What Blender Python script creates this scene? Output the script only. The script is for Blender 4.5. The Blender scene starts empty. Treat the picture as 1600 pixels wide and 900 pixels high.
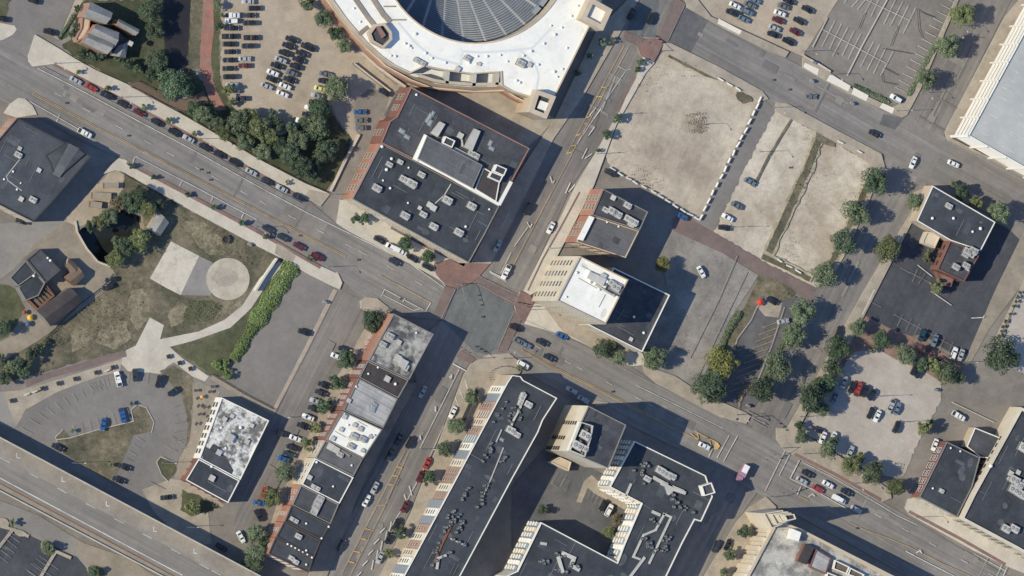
import bpy, math, random
from mathutils import Vector, Matrix
R = math.radians
rnd = random.Random(7)
# ---------------------------------------------------------------- camera, sky, sun, exposure
scn = bpy.context.scene
COL = scn.collection
PXM = 0.235                      # metres per pixel of a 1600 px wide frame
TILT = R(16.2)                   # the survey camera looks a little sideways
DIST = 4000.0
ST, CT = math.sin(TILT), math.cos(TILT)
cam_d = bpy.data.cameras.new('camera'); cam = bpy.data.objects.new('camera', cam_d); COL.objects.link(cam)
cam.location = (-DIST*ST, 0, DIST*CT)
cam.rotation_euler = (0, -TILT, 0)
cam_d.sensor_width = 36; cam_d.lens = 36*DIST/(1600*PXM)
cam_d.clip_start = 100; cam_d.clip_end = 12000
scn.camera = cam
SUN_EL = R(42.2); SUN_DX, SUN_DY = 1.0, 0.035      # direction (plan) in which shadows run
w = bpy.data.worlds.new('World'); scn.world = w; w.use_nodes = True
nt = w.node_tree; bg = nt.nodes['Background']
sky = nt.nodes.new('ShaderNodeTexSky'); sky.sky_type = 'NISHITA'; sky.sun_disc = False
sun_vec = Vector((-SUN_DX, -SUN_DY, math.tan(SUN_EL))).normalized()
sky.sun_elevation = SUN_EL; sky.sun_rotation = math.atan2(-SUN_DX, -SUN_DY) % (2*math.pi)
sky.altitude = 1200; sky.dust_density = .3; sky.ozone_density = 4.0
nt.links.new(sky.outputs[0], bg.inputs[0]); bg.inputs[1].default_value = 0.125
sd = bpy.data.lights.new('sun', 'SUN'); sd.energy = 3.0; sd.angle = R(0.5); sd.color = (1, .92, .71)
so = bpy.data.objects.new('sun', sd); COL.objects.link(so); so.rotation_euler = sun_vec.to_track_quat('Z', 'Y').to_euler()
scn.view_settings.view_transform = 'Standard'; scn.view_settings.look = 'None'
scn.view_settings.exposure = 0.50; scn.view_settings.gamma = 1; scn.view_settings.use_curve_mapping = False
scn.cycles.filter_width = 1.5
scn.cycles.max_bounces = 4

# ---------------------------------------------------------------- helpers
def G(px, py, z=0.0):
    """survey-photo coordinates -> point of the terrain plane at height z"""
    a = (px-800)*PXM; b = (450-py)*PXM
    dx, dy, dz = ST*DIST + CT*a, b, -CT*DIST + ST*a
    t = (z - DIST*CT)/dz
    return (-DIST*ST + dx*t, dy*t)
def lin(c):
    c = c/255.0
    return c/12.92 if c <= .04045 else ((c+.055)/1.055)**2.4
def alb(rgb, k=0.93): return tuple(min(.85, lin(v)*k) for v in rgb)
_M = {}
def mat(name, rgb, rgb2=None, var=.18, big=.05, fine=1.6, streak=None, rough=.9, mix=(.42, .62), metal=0.0, spec=.25, blotch=.0, grain=.0, line=None, slab=None, stk=.16):
    """procedural weathered surface in metres: two tones by large noise, mottling, fine grain, optional streaks / seams"""
    if name in _M: return _M[name]
    m = bpy.data.materials.new(name); m.use_nodes = True; _M[name] = m
    n = m.node_tree.nodes; l = m.node_tree.links; b = n['Principled BSDF']
    b.inputs['Roughness'].default_value = rough; b.inputs['Metallic'].default_value = metal
    b.inputs['Specular IOR Level'].default_value = spec
    c1 = alb(rgb); c2 = alb(rgb2) if rgb2 else c1
    geo = n.new('ShaderNodeNewGeometry')
    def noise(scale, detail=5, rot=0, stretch=None, rough_=.6):
        t = n.new('ShaderNodeTexNoise'); t.inputs['Scale'].default_value = scale; t.inputs['Detail'].default_value = detail
        t.inputs['Roughness'].default_value = rough_
        mp = n.new('ShaderNodeMapping'); mp.vector_type = 'TEXTURE'
        mp.inputs['Rotation'].default_value = (0, 0, rot)
        mp.inputs['Location'].default_value = (rnd.uniform(-90, 90), rnd.uniform(-90, 90), 0)
        if stretch: mp.inputs['Scale'].default_value = (stretch, 1, 1)
        l.new(geo.outputs['Position'], mp.inputs[0]); l.new(mp.outputs[0], t.inputs['Vector'])
        return t.outputs['Fac']
    def rng(sock, a, b_, lo, hi):
        r = n.new('ShaderNodeMapRange'); r.inputs[1].default_value = a; r.inputs[2].default_value = b_
        r.inputs[3].default_value = lo; r.inputs[4].default_value = hi; l.new(sock, r.inputs[0]); return r.outputs[0]
    mixn = n.new('ShaderNodeMix'); mixn.data_type = 'RGBA'
    mixn.inputs[6].default_value = (*c1, 1); mixn.inputs[7].default_value = (*c2, 1)
    l.new(rng(noise(big, 7, rough_=.68), mix[0], mix[1], 0, 1), mixn.inputs[0])
    cur = mixn.outputs[2]
    def mul(cur, sock):
        mm = n.new('ShaderNodeVectorMath'); mm.operation = 'SCALE'
        l.new(cur, mm.inputs[0]); l.new(sock, mm.inputs['Scale']); return mm.outputs[0]
    if var:
        cur = mul(cur, rng(noise(fine*.16, 6, rough_=.7), .3, .7, 1-var, 1+var))
        cur = mul(cur, rng(noise(fine, 4), .25, .75, 1-var*.8-grain, 1+var*.8+grain))
    if blotch:
        cur = mul(cur, rng(noise(.35, 3), .60, .70, 1, 1-blotch))
    if streak is not None:
        cur = mul(cur, rng(noise(.45, 4, rot=streak, stretch=28), .3, .7, 1-stk, 1+stk*.8)); cur = mul(cur, rng(noise(1.3, 3, rot=streak, stretch=60), .35, .65, 1-stk*.5, 1+stk*.4))
    if line:
        ang, period, dark = line
        wv = n.new('ShaderNodeTexWave'); wv.inputs['Scale'].default_value = .314/period
        wv.inputs['Distortion'].default_value = .3
        mp = n.new('ShaderNodeMapping'); mp.vector_type = 'TEXTURE'; mp.inputs['Rotation'].default_value = (0, 0, ang+math.pi/2)
        l.new(geo.outputs['Position'], mp.inputs[0]); l.new(mp.outputs[0], wv.inputs['Vector'])
        cur = mul(cur, rng(wv.outputs['Fac'], .02, .12, 1-dark, 1))
    if slab:
        ang, bw, bh, con, joint = slab
        bt = n.new('ShaderNodeTexBrick'); bt.inputs['Scale'].default_value = 1.0; bt.inputs['Brick Width'].default_value = bw; bt.inputs['Row Height'].default_value = bh
        bt.inputs['Mortar Size'].default_value = joint; bt.inputs['Mortar Smooth'].default_value = .3; bt.offset = .5
        bt.inputs['Color1'].default_value = (1-con,)*3+(1,); bt.inputs['Color2'].default_value = (1+con,)*3+(1,); bt.inputs['Mortar'].default_value = (1-con*2.2,)*3+(1,)
        mp = n.new('ShaderNodeMapping'); mp.vector_type = 'TEXTURE'; mp.inputs['Rotation'].default_value = (0, 0, ang); mp.inputs['Location'].default_value = (rnd.uniform(-9, 9), rnd.uniform(-9, 9), 0)
        l.new(geo.outputs['Position'], mp.inputs[0]); l.new(mp.outputs[0], bt.inputs['Vector']); cur = mul(cur, bt.outputs['Color'])
    l.new(cur, b.inputs['Base Color'])
    return m
def plain(name, rgb, rough=.5, metal=0, spec=.4, emit=None):
    if name in _M: return _M[name]
    m = bpy.data.materials.new(name); m.use_nodes = True; _M[name] = m
    n = m.node_tree.nodes; l = m.node_tree.links; b = n['Principled BSDF']
    b.inputs['Roughness'].default_value = rough; b.inputs['Metallic'].default_value = metal; b.inputs['Specular IOR Level'].default_value = spec
    t = n.new('ShaderNodeTexNoise'); t.inputs['Scale'].default_value = 1.1; t.inputs['Detail'].default_value = 4
    g = n.new('ShaderNodeNewGeometry'); l.new(g.outputs['Position'], t.inputs['Vector'])
    mx = n.new('ShaderNodeMix'); mx.data_type = 'RGBA'; c = alb(rgb)
    mx.inputs[6].default_value = (*[v*.86 for v in c], 1); mx.inputs[7].default_value = (*[min(.9, v*1.1) for v in c], 1)
    l.new(t.outputs['Fac'], mx.inputs[0]); l.new(mx.outputs[2], b.inputs['Base Color'])
    return m
def foliage(name, a, b2, c3):
    m = bpy.data.materials.new(name); m.use_nodes = True; _M[name] = m
    n = m.node_tree.nodes; l = m.node_tree.links; b = n['Principled BSDF']
    b.inputs['Roughness'].default_value = .7; b.inputs['Specular IOR Level'].default_value = .2
    g = n.new('ShaderNodeNewGeometry'); t = n.new('ShaderNodeTexNoise'); t.inputs['Scale'].default_value = .9; t.inputs['Detail'].default_value = 5
    l.new(g.outputs['Position'], t.inputs['Vector'])
    r = n.new('ShaderNodeValToRGB'); e = r.color_ramp.elements
    e[0].position = .34; e[0].color = (*alb(a), 1); e[1].position = .66; e[1].color = (*alb(c3), 1)
    k = e.new(.5); k.color = (*alb(b2), 1)
    l.new(t.outputs['Fac'], r.inputs[0])
    oi = n.new('ShaderNodeObjectInfo'); mr = n.new('ShaderNodeMapRange'); mr.inputs[3].default_value = .72; mr.inputs[4].default_value = 1.26
    l.new(oi.outputs['Random'], mr.inputs[0]); v = n.new('ShaderNodeVectorMath'); v.operation = 'SCALE'
    l.new(r.outputs[0], v.inputs[0]); l.new(mr.outputs[0], v.inputs['Scale']); l.new(v.outputs[0], b.inputs['Base Color'])
    return m
def glass(name, rgb, rough=.08):
    m = plain(name, rgb, rough, 0, .8); return m

class MB:
    def __init__(s): s.v = []; s.f = []; s.m = []
    def quad(s, pts, mi=0):
        i = len(s.v); s.v += [tuple(p) for p in pts]; s.f.append(tuple(range(i, i+len(pts)))); s.m.append(mi)
    def box(s, x0, x1, y0, y1, z0, z1, mi=0, M=None, bottom=True):
        P = [(x0,y0,z0),(x1,y0,z0),(x1,y1,z0),(x0,y1,z0),(x0,y0,z1),(x1,y0,z1),(x1,y1,z1),(x0,y1,z1)]
        if M: P = [tuple(M @ Vector(p)) for p in P]
        i = len(s.v); s.v += P
        F = [(4,5,6,7),(0,1,5,4),(1,2,6,5),(2,3,7,6),(3,0,4,7)] + ([(3,2,1,0)] if bottom else [])
        for f in F: s.f.append(tuple(i+k for k in f)); s.m.append(mi)
    def cyl(s, x, y, z0, z1, r0, r1=None, n=10, mi=0, cap=True, topmi=None):
        r1 = r0 if r1 is None else r1; i = len(s.v)
        for z, r in ((z0, r0), (z1, r1)):
            s.v += [(x+r*math.cos(2*math.pi*k/n), y+r*math.sin(2*math.pi*k/n), z) for k in range(n)]
        for k in range(n): s.f.append((i+k, i+(k+1)%n, i+n+(k+1)%n, i+n+k)); s.m.append(mi)
        if cap: s.f.append(tuple(i+n+k for k in range(n))); s.m.append(mi if topmi is None else topmi)
    def tube(s, p, q, r0, r1, n=6, mi=0):
        p, q = Vector(p), Vector(q); d = (q-p).normalized(); a = d.orthogonal().normalized(); b = d.cross(a); i = len(s.v)
        for c, r in ((p, r0), (q, r1)):
            s.v += [tuple(c+a*r*math.cos(2*math.pi*k/n)+b*r*math.sin(2*math.pi*k/n)) for k in range(n)]
        for k in range(n): s.f.append((i+k, i+(k+1)%n, i+n+(k+1)%n, i+n+k)); s.m.append(mi)
        s.f.append(tuple(i+n+k for k in range(n))); s.m.append(mi)
    def prism(s, poly, z0, z1, top=True, sides=True, mi=0, topmi=None):
        n = len(poly); i = len(s.v)
        s.v += [(x, y, z0) for x, y in poly] + [(x, y, z1) for x, y in poly]
        if sides:
            for k in range(n): s.f.append((i+k, i+(k+1)%n, i+n+(k+1)%n, i+n+k)); s.m.append(mi)
        if top: s.f.append(tuple(i+n+k for k in range(n))); s.m.append(mi if topmi is None else topmi)
    def mesh(s, name, mats):
        me = bpy.data.meshes.new(name); me.from_pydata(s.v, [], s.f)
        for m in (mats if isinstance(mats, (list, tuple)) else [mats]): me.materials.append(m)
        me.polygons.foreach_set('material_index', s.m); me.update(); return me
    def build(s, name, mats, parent=None, loc=None):
        o = bpy.data.objects.new(name, s.mesh(name, mats)); COL.objects.link(o)
        if parent: o.parent = parent
        if loc: o.location = loc
        return o
def tag(o, label=None, cat=None, group=None, kind=None):
    if label: o['label'] = label
    if cat: o['category'] = cat
    if group: o['group'] = group
    if kind: o['kind'] = kind
    return o
def empty(name, loc=(0,0,0), rz=0):
    o = bpy.data.objects.new(name, None); COL.objects.link(o); o.location = loc; o.rotation_euler = (0,0,rz); o.empty_display_size = .5; return o
def inst(name, me, parent=None, loc=(0,0,0), rz=0, sc=(1,1,1)):
    o = bpy.data.objects.new(name, me); COL.objects.link(o); o.parent = parent; o.location = loc; o.rotation_euler = (0,0,rz); o.scale = sc; return o
def ccw(p):
    a = sum(p[i][0]*p[(i+1)%len(p)][1]-p[(i+1)%len(p)][0]*p[i][1] for i in range(len(p)))
    return p if a > 0 else p[::-1]
def W(pts, z=0): return ccw([G(x, y, z) for x, y in pts])
def offset(poly, d):
    """inset a CCW polygon by d metres with mitred corners"""
    n = len(poly); out = []
    for i in range(n):
        p0, p1, p2 = Vector(poly[i-1]), Vector(poly[i]), Vector(poly[(i+1)%n])
        a = (p1-p0).normalized(); b = (p2-p1).normalized()
        na, nb = Vector((-a.y, a.x)), Vector((-b.y, b.x)); m = (na+nb)
        if m.length < 1e-4: m = na
        m.normalize(); k = d/max(.35, m.dot(na)); out.append(tuple(p1+m*k))
    return out
def chaikin(p, n=2):
    for _ in range(n):
        q = []
        for i in range(len(p)):
            a, b = p[i], p[(i+1)%len(p)]
            q += [(a[0]*.75+b[0]*.25, a[1]*.75+b[1]*.25), (a[0]*.25+b[0]*.75, a[1]*.25+b[1]*.75)]
        p = q
    return p
def ribbon(mb, pts, wd, z, closed=False):
    """flat mitred ribbon of width wd along world points"""
    P = [Vector(p[:2]) for p in pts]; n = len(P); L = []; Rr = []
    for i in range(n):
        a = (P[i]-P[i-1]) if i else (P[1]-P[0]); b = (P[i+1]-P[i]) if i < n-1 else (P[i]-P[i-1])
        a.normalize(); b.normalize(); t = a+b; t.normalize(); nn = Vector((-t.y, t.x)); k = wd/2/max(.4, nn.dot(Vector((-a.y, a.x))))
        L.append(P[i]+nn*k); Rr.append(P[i]-nn*k)
    for i in range(n-1): mb.quad([(*Rr[i], z), (*Rr[i+1], z), (*L[i+1], z), (*L[i], z)])
A_ROT = -math.atan2(.47, .88)         # street grid: the avenues
B_ROT = A_ROT - math.pi/2
def lerp(p, q, t): return tuple(a+(b-a)*t for a, b in zip(p, q))
# ---------------------------------------------------------------- ground materials
mat('asphalt', (138,133,129), (127,123,120), var=.1, big=.03, streak=A_ROT, stk=.2, blotch=.06)
mat('asphalt_cross', (137,131,126), (123,118,115), var=.1, big=.03, streak=B_ROT, stk=.2, blotch=.06)
mat('asphalt_light', (134,129,125), (122,118,114), var=.11, big=.03)
mat('asphalt_tan', (140,133,126), (124,118,112), var=.13, big=.04, blotch=.12)
mat('asphalt_lot', (152,146,139), (128,123,119), var=.16, big=.06, blotch=.22, mix=(.42,.58))
mat('patch_new', (118,115,113), None, var=.08); mat('patch_old', (144,139,133), (131,126,121), var=.1)
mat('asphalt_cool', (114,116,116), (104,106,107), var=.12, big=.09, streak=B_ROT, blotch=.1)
mat('asphalt_dark', (84,85,90), (72,74,80), var=.15, big=.05, blotch=.08, streak=B_ROT, stk=.1)
mat('asphalt_stall', (110,108,108), (95,95,98), var=.13, big=.08)
mat('concrete', (202,193,178), (188,179,166), var=.09, big=.08, blotch=.08, slab=(A_ROT, 3, 3, .03, .05))
mat('concrete_white', (226,218,204), None, var=.06)
mat('concrete_grey', (148,143,138), (134,130,127), var=.09, big=.06)
mat('concrete_tan', (156,145,131), (140,131,119), var=.13, big=.09)
mat('pavement_tan', (174,162,147), (157,147,133), var=.13, big=.12, blotch=.1, slab=(A_ROT, 2.6, 2.6, .03, .05))
mat('brick', (140,112,105), (124,101,96), var=.16, fine=2.6, big=.1)
mat('brick_dark', (127,111,107), (118,104,101), var=.14, fine=2.6, big=.1)
mat('brick_bright', (164,116,104), (150,120,108), var=.2, fine=2, big=.12)
mat('dirt', (196,184,167), (158,144,130), var=.15, big=.03, mix=(.40,.64), blotch=.12, streak=B_ROT, stk=.06)
mat('dirt_light', (202,191,175), (172,158,142), var=.16, big=.05, blotch=.16)
mat('gravel', (182,173,164), (170,160,151), var=.1, big=.05, streak=A_ROT, stk=.05)
mat('gravel_tan', (180,166,149), (162,149,134), var=.12, big=.06, blotch=.1)
mat('sandy', (180,166,148), (164,151,135), var=.14, big=.1)
mat('grass_dry', (130,120,101), (88,86,71), var=.38, big=.07, fine=2.2, mix=(.36,.62), blotch=.25)
mat('grass_faint', (146,136,115), (104,99,81), var=.3, big=.25, fine=2.2)
mat('grass_mid', (96,98,74), (82,84,64), var=.3, big=.08, fine=2.2)
mat('grass_dark', (70,76,56), (88,86,68), var=.3, big=.1, fine=2)
mat('soil', (66,62,60), (52,50,50), var=.25, big=.1)
mat('basin_water', (44,48,46), (36,40,40), var=.1, big=.1, rough=.12, spec=.5)
mat('dark_strip_surface', (58,56,58), (46,47,50), var=.12, big=.06, rough=.35)
mat('paint_white', (214,210,202), (168,164,158), var=.2, big=.35, mix=(.45,.7))
mat('paint_yellow', (205,170,110), (165,140,104), var=.2, big=.3)
mat('paint_faint', (158,154,150), (130,126,122), var=.2, big=.3)
mat('rust', (128,92,70), None, var=.2)
mat('tar', (82,78,76), None, var=.2)
mat('curb', (186,178,166), None, var=.12)

_z = [0.004]
_rg = random.Random(3)
def ragged(P, step=1.1, amp=.42):
    out = []
    for i in range(len(P)):
        a, c = P[i], P[(i+1) % len(P)]; L = math.dist(a, c); n = max(1, int(L/step))
        for k in range(n):
            p = lerp(a, c, k/n); out.append((p[0]+_rg.uniform(-amp, amp), p[1]+_rg.uniform(-amp, amp)))
    return out
def flat(name, mt, pts, raise_=0, smooth=0, kind='structure'):
    _z[0] += .004
    p = chaikin(pts, smooth) if smooth else pts
    P = W(p); z = _z[0]+raise_
    if kind == 'stuff' and not raise_ or name in ('vacant_lot', 'gravel_lot', 'dry_ground', 'sandy_yard', 'woodland_floor'): P = ragged(P)
    mb = MB(); mb.prism(P, -.05, z, sides=raise_ > 0, mi=1 if raise_ > 0 else 0, topmi=0)
    o = mb.build(name, [_M[mt], _M['curb']] if raise_ > 0 else _M[mt]); tag(o, kind=kind); return o
def strip(name, mt, pts, wpx, raise_=0.0, kind='structure'):
    _z[0] += .004; mb = MB(); P = [G(*p) for p in pts]
    if kind == 'stuff':
        L = []; Q = []
        for a, c in zip(P[:-1], P[1:]):
            n = max(1, int(math.dist(a, c)/1.9)); d = Vector(c)-Vector(a); d.normalize(); nn = Vector((-d.y, d.x))
            for k in range(n):
                p = Vector(lerp(a, c, k/n)); L.append(tuple(p+nn*wpx*PXM*.5*_rg.uniform(.75, 1.15))); Q.append(tuple(p-nn*wpx*PXM*.5*_rg.uniform(.75, 1.15)))
        for i in range(len(L)-1): mb.quad([(*Q[i], _z[0]), (*Q[i+1], _z[0]), (*L[i+1], _z[0]), (*L[i], _z[0])])
    else: ribbon(mb, P, wpx*PXM, _z[0]+raise_)
    o = mb.build(name, _M[mt]); tag(o, kind=kind); return o

# the terrain sheet, with the sunken basin cut out of it
PIT = [(122,365),(135,385),(152,406),(172,413),(195,398),(212,386),(225,357),(222,338),(190,325),(165,338),(150,346),(127,357)]
from mathutils.geometry import tessellate_polygon
outer = [(-1600,-1500),(1600,-1500),(1600,1500),(-1600,1500)]; hole = W(PIT)
BOWL = G(742, -90, 0); BR = 35.5
hole2 = [(BOWL[0]+BR*math.cos(2*math.pi*k/48), BOWL[1]+BR*math.sin(2*math.pi*k/48)) for k in range(48)]
tess = tessellate_polygon([[Vector((*p, 0)) for p in outer], [Vector((*p, 0)) for p in hole[::-1]], [Vector((*p, 0)) for p in hole2[::-1]]])
allp = [(*p, 0) for p in outer] + [(*p, 0) for p in hole[::-1]] + [(*p, 0) for p in hole2[::-1]]
mb = MB()
for t in tess:
    q = [allp[i] for i in t]
    if (q[1][0]-q[0][0])*(q[2][1]-q[0][1])-(q[1][1]-q[0][1])*(q[2][0]-q[0][0]) < 0: q = q[::-1]
    mb.quad(q)
tag(mb.build('ground', _M['asphalt_tan']), kind='structure')
mb = MB(); mb.prism(hole, -5.5, 0, top=False, mi=0); mb.quad([(x, y, -5.5) for x, y in hole], 1)
tag(mb.build('basin_terrain', [_M['concrete_tan'], _M['basin_water']]), kind='structure')

SW = .13
# --- park, yards, lots
flat('grass', 'grass_dark', [(132,0),(300,0),(298,105),(326,140),(332,162),(318,150),(250,152),(215,128),(195,131),(117,90),(100,75),(92,55)], kind='stuff')
flat('dark_strip', 'dark_strip_surface', [(254,-5),(298,-5),(295,60),(293,112),(262,112),(256,60)])  # level sheet in dark grey-brown tones, not sunken
flat('path', 'pavement_tan', [(118,-5),(133,-5),(92,62),(84,58)])
strip('path', 'concrete_grey', [(118,20),(108,60),(93,68)], 6)
flat('dry_ground', 'grass_dry', [(299,-5),(318,-5),(315,50),(311,108),(292,108),(297,50)])
flat('grass', 'grass_mid', [(333,-5),(345,-5),(342,90),(345,130),(362,165),(350,168),(334,132),(329,90)], kind='stuff')
flat('gravel_lot', 'gravel_tan', [(345,-5),(500,-5),(540,55),(570,90),(620,136),(600,182),(570,240),(545,212),(505,150),(470,195),(440,212),(395,190),(362,168),(345,120)])
flat('woodland_floor', 'grass_dark', [(332,162),(362,166),(400,190),(440,212),(470,195),(505,160),(548,215),(540,250),(512,303),(475,286),(280,178),(268,156)])
flat('brick_path', 'brick_bright', [(318,-5),(333,-5),(334,50),(329,90),(333,130),(346,158),(354,171),(340,173),(325,150),(312,105),(315,50)])
flat('driveway', 'asphalt_tan', [(612,140),(600,182),(575,250),(532,312),(500,322),(508,300),(545,250),(558,212),(550,160),(575,140)])
flat('grass', 'grass_dry', [(195,272),(285,322),(400,384),(440,402),(460,416),(340,592),(300,576),(262,560),(200,548),(125,565),(40,590),(-5,602),(-5,565),(60,530),(150,465),(182,437),(160,412),(174,416),(228,358),(223,336),(192,322),(192,290)], kind='stuff')
flat('grass', 'grass_mid', [(330,530),(385,490),(432,420),(448,415),(450,425),(345,590),(325,582),(275,548)], kind='stuff')
flat('grass', 'grass_mid', [(-5,440),(25,452),(38,480),(20,520),(-5,535)], kind='stuff')
for q in ([(205,455),(222,450),(236,470),(232,500),(214,515),(204,500),(200,475)], [(290,345),(320,348),(345,372),(352,396),(330,400),(305,380)], [(352,486),(372,470),(392,468),(386,486),(366,496)], [(160,505),(196,500),(206,530),(180,546),(150,535)], [(110,520),(136,512),(142,540),(112,550)], [(262,490),(280,470),(296,480),(284,505),(266,512)]):
    flat('grass', 'grass_faint', q, kind='stuff')
flat('grass', 'grass_mid', [(300,470),(330,468),(350,480),(330,500),(290,510),(286,490)], kind='stuff')
flat('sandy_yard', 'sandy', [(178,262),(194,270),(192,290),(188,300),(160,332),(126,354),(100,346),(140,300)])
flat('side_road', 'concrete_grey', [(-5,350),(50,345),(100,346),(58,380),(22,420),(-5,440)])
flat('yard', 'concrete_tan', [(55,380),(100,346),(124,358),(120,366),(134,387),(151,408),(172,416),(183,432),(150,466),(60,532),(-5,570),(-5,537),(30,520),(60,480),(40,440),(25,420)])
mat('pad_stained', (204,195,180), (180,171,157), var=.1, big=.3, mix=(.5,.66), blotch=.2)
flat('pad', 'pad_stained', [(267,377),(311,400),(282,461),(260,450),(234,435)])
flat('pad', 'concrete_grey', [(311,400),(332,410),(330,462),(282,461)])
cx, cy = 356, 436
mat('plaza_tan', (192,182,165), (174,164,149), var=.12, big=.2, blotch=.15)
flat('plaza', 'plaza_tan', [(cx+34*math.cos(2*math.pi*k/28), cy+33*math.sin(2*math.pi*k/28)) for k in range(28)])
mat('plaza_worn', (178,168,153), (160,150,138), var=.15, big=.15)
flat('plaza', 'plaza_worn', [(352+20*math.cos(2*math.pi*k/20)*(1+.1*math.sin(k*2.1)), 433+15*math.sin(2*math.pi*k/20)) for k in range(20)])
flat('path', 'concrete', [(436,408),(406,434),(378,478),(350,500),(310,518),(250,530),(256,508),(234,496),(212,540),(195,548),(187,566),(200,580),(250,584),(262,572),(272,566),(300,588),(320,596),(326,588),(285,560),(265,542),(300,533),(360,512),(392,482),(420,440),(442,414)])
strip('brick_band', 'brick_dark', [(197,552),(160,562),(125,573),(80,585),(40,600)], 10)
flat('pavement', 'pavement_tan', [(192,560),(150,574),(90,593),(30,610),(4,612),(25,668),(40,640),(90,612),(150,590),(187,580)])
flat('pavement', 'concrete_grey', [(-5,612),(4,612),(26,668),(22,672),(-5,660)])
flat('parking_lot', 'asphalt_light', [(22,670),(40,642),(62,628),(100,608),(150,590),(190,583),(235,582),(262,594),(285,618),(295,650),(292,690),(280,715),(270,745),(262,765),(250,790),(180,775),(95,725)])
flat('grass', 'grass_dry', [(86,683),(98,671),(110,684),(150,672),(208,658),(204,640),(214,632),(228,637),(240,660),(235,675),(208,680),(180,745),(166,750),(97,707)], raise_=.1, kind='stuff')
flat('grass', 'grass_mid', [(244,722),(250,714),(272,722),(276,735),(262,752),(252,742)], raise_=.1, kind='stuff')
flat('grass', 'grass_dry', [(250,580),(272,572),(300,590),(306,610),(298,640),(300,690),(290,715),(293,660),(285,620),(262,592)], kind='stuff')
flat('patio', 'concrete_tan', [(300,598),(312,596),(344,612),(330,650),(318,700),(290,752),(272,748),(280,715),(296,690),(302,640)])
flat('yard', 'pavement_tan', [(222,765),(268,748),(292,752),(352,790),(325,800),(330,850),(295,852),(240,800)])
flat('grass', 'grass_mid', [(285,765),(310,775),(345,792),(325,800),(300,806),(282,798)], kind='stuff')
flat('parking_lot', 'asphalt_light', [(472,420),(512,440),(522,455),(430,642),(378,615),(350,592),(440,440)])
flat('side_street', 'asphalt_cross', [(528,450),(565,470),(600,495),(540,590),(500,680),(430,800),(400,860),(362,835),(372,790),(425,660)])
strip('pavement', 'pavement_tan', [(524,452),(478,545),(428,642)], 7, SW)
strip('brick_band', 'brick_dark', [(527,455),(481,547),(430,644)], 1.6, SW)
strip('pavement', 'concrete_tan', [(330,588),(380,618),(430,645)], 9)
flat('sidewalk', 'pavement_tan', [(577,500),(608,492),(580,560),(525,660),(470,770),(425,865),(408,862),(432,790),(478,690),(518,600),(545,562),(560,530)], raise_=SW)
flat('side_street', 'asphalt_light', [(8,30),(20,-5),(118,-5),(92,57),(55,54),(43,92),(-10,55),(22,50)])
flat('sidewalk', 'concrete', [(-5,35),(22,40),(26,46),(20,54),(5,62),(-5,64)], raise_=SW)
flat('grass', 'grass_mid', [(-5,-5),(16,-5),(10,26),(-5,29)], kind='stuff')
flat('parking_lot', 'gravel_tan', [(1085,-5),(1312,-5),(1254,88),(1236,80),(1160,45),(1110,24)])
flat('parking_lot', 'asphalt_tan', [(1314,-5),(1496,-5),(1437,115),(1415,157),(1390,166),(1335,137),(1300,115),(1262,86),(1290,30)])
flat('vacant_lot', 'dirt', [(1036,80),(1120,118),(1187,157),(1140,248),(1092,343),(1060,325),(1010,295),(955,262),(945,245),(965,190),(1005,114),(1022,100)])
flat('side_street', 'asphalt_light', [(1190,152),(1212,172),(1160,275),(1115,362),(1058,346),(1092,343),(1140,248)])
flat('vacant_lot', 'dirt_light', [(1212,172),(1255,195),(1330,238),(1374,265),(1330,350),(1280,452),(1200,412),(1115,362),(1160,272)])
flat('brick_street', 'brick_dark', [(1052,343),(1064,334),(1115,362),(1200,413),(1277,450),(1268,472),(1200,438),(1130,396),(1050,360)])
flat('parking_lot', 'asphalt_lot', [(1050,360),(1130,396),(1185,430),(1140,500),(1085,620),(1040,600),(1000,580),(1005,552),(1046,462),(1030,400)])
flat('parking_lot', 'asphalt_stall', [(1195,440),(1262,472),(1235,540),(1180,635),(1160,640),(1100,615),(1130,575),(1140,530),(1170,470)])
flat('grass', 'grass_dry', [(1185,430),(1215,438),(1245,455),(1230,470),(1190,462),(1165,505),(1140,560),(1128,560),(1145,510),(1168,470)], kind='stuff')
flat('pavement', 'pavement_tan', [(1182,478),(1198,462),(1222,474),(1216,496),(1195,494)])
flat('gravel_lot', 'gravel', [(1335,548),(1370,543),(1400,560),(1440,575),(1470,592),(1471,625),(1440,680),(1412,742),(1400,748),(1345,730),(1290,695),(1250,672),(1300,598)])
flat('parking_lot', 'asphalt_dark', [(1424,345),(1470,330),(1560,350),(1573,356),(1598,380),(1556,450),(1512,552),(1500,560),(1475,545),(1440,522),(1400,530),(1348,496),(1345,488)])
mat('mulch', (150,122,108), (134,112,102), var=.2, big=.2)
flat('planting_bed', 'mulch', [(1345,490),(1400,518),(1440,530),(1475,552),(1505,566),(1498,590),(1475,600),(1440,578),(1400,562),(1370,545),(1335,550),(1322,566),(1300,600),(1296,590),(1325,530)])
flat('alley', 'concrete_tan', [(1600,360),(1650,380),(1600,440),(1545,515),(1512,575),(1500,560),(1512,552),(1556,450)])
flat('parking_lot', 'gravel', [(1602,430),(1650,440),(1650,600),(1590,580),(1562,560),(1572,520)])
strip('planting_bed', 'sandy', [(1602,438),(1565,512),(1555,535)], 6)
flat('plaza', 'pavement_tan', [(600,135),(640,130),(690,126),(800,140),(868,186),(838,218),(812,240),(642,132),(612,145)])
flat('parking_lot', 'asphalt_dark', [(-5,815),(12,825),(45,835),(65,845),(115,862),(135,880),(150,905),(-5,905)])
flat('road', 'concrete_grey', [(-5,780),(60,805),(125,845),(200,890),(215,905),(150,905),(120,870),(60,843),(-5,812)])
flat('yard', 'concrete_tan', [(120,845),(200,872),(250,905),(150,905),(135,880),(116,862)])
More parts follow.
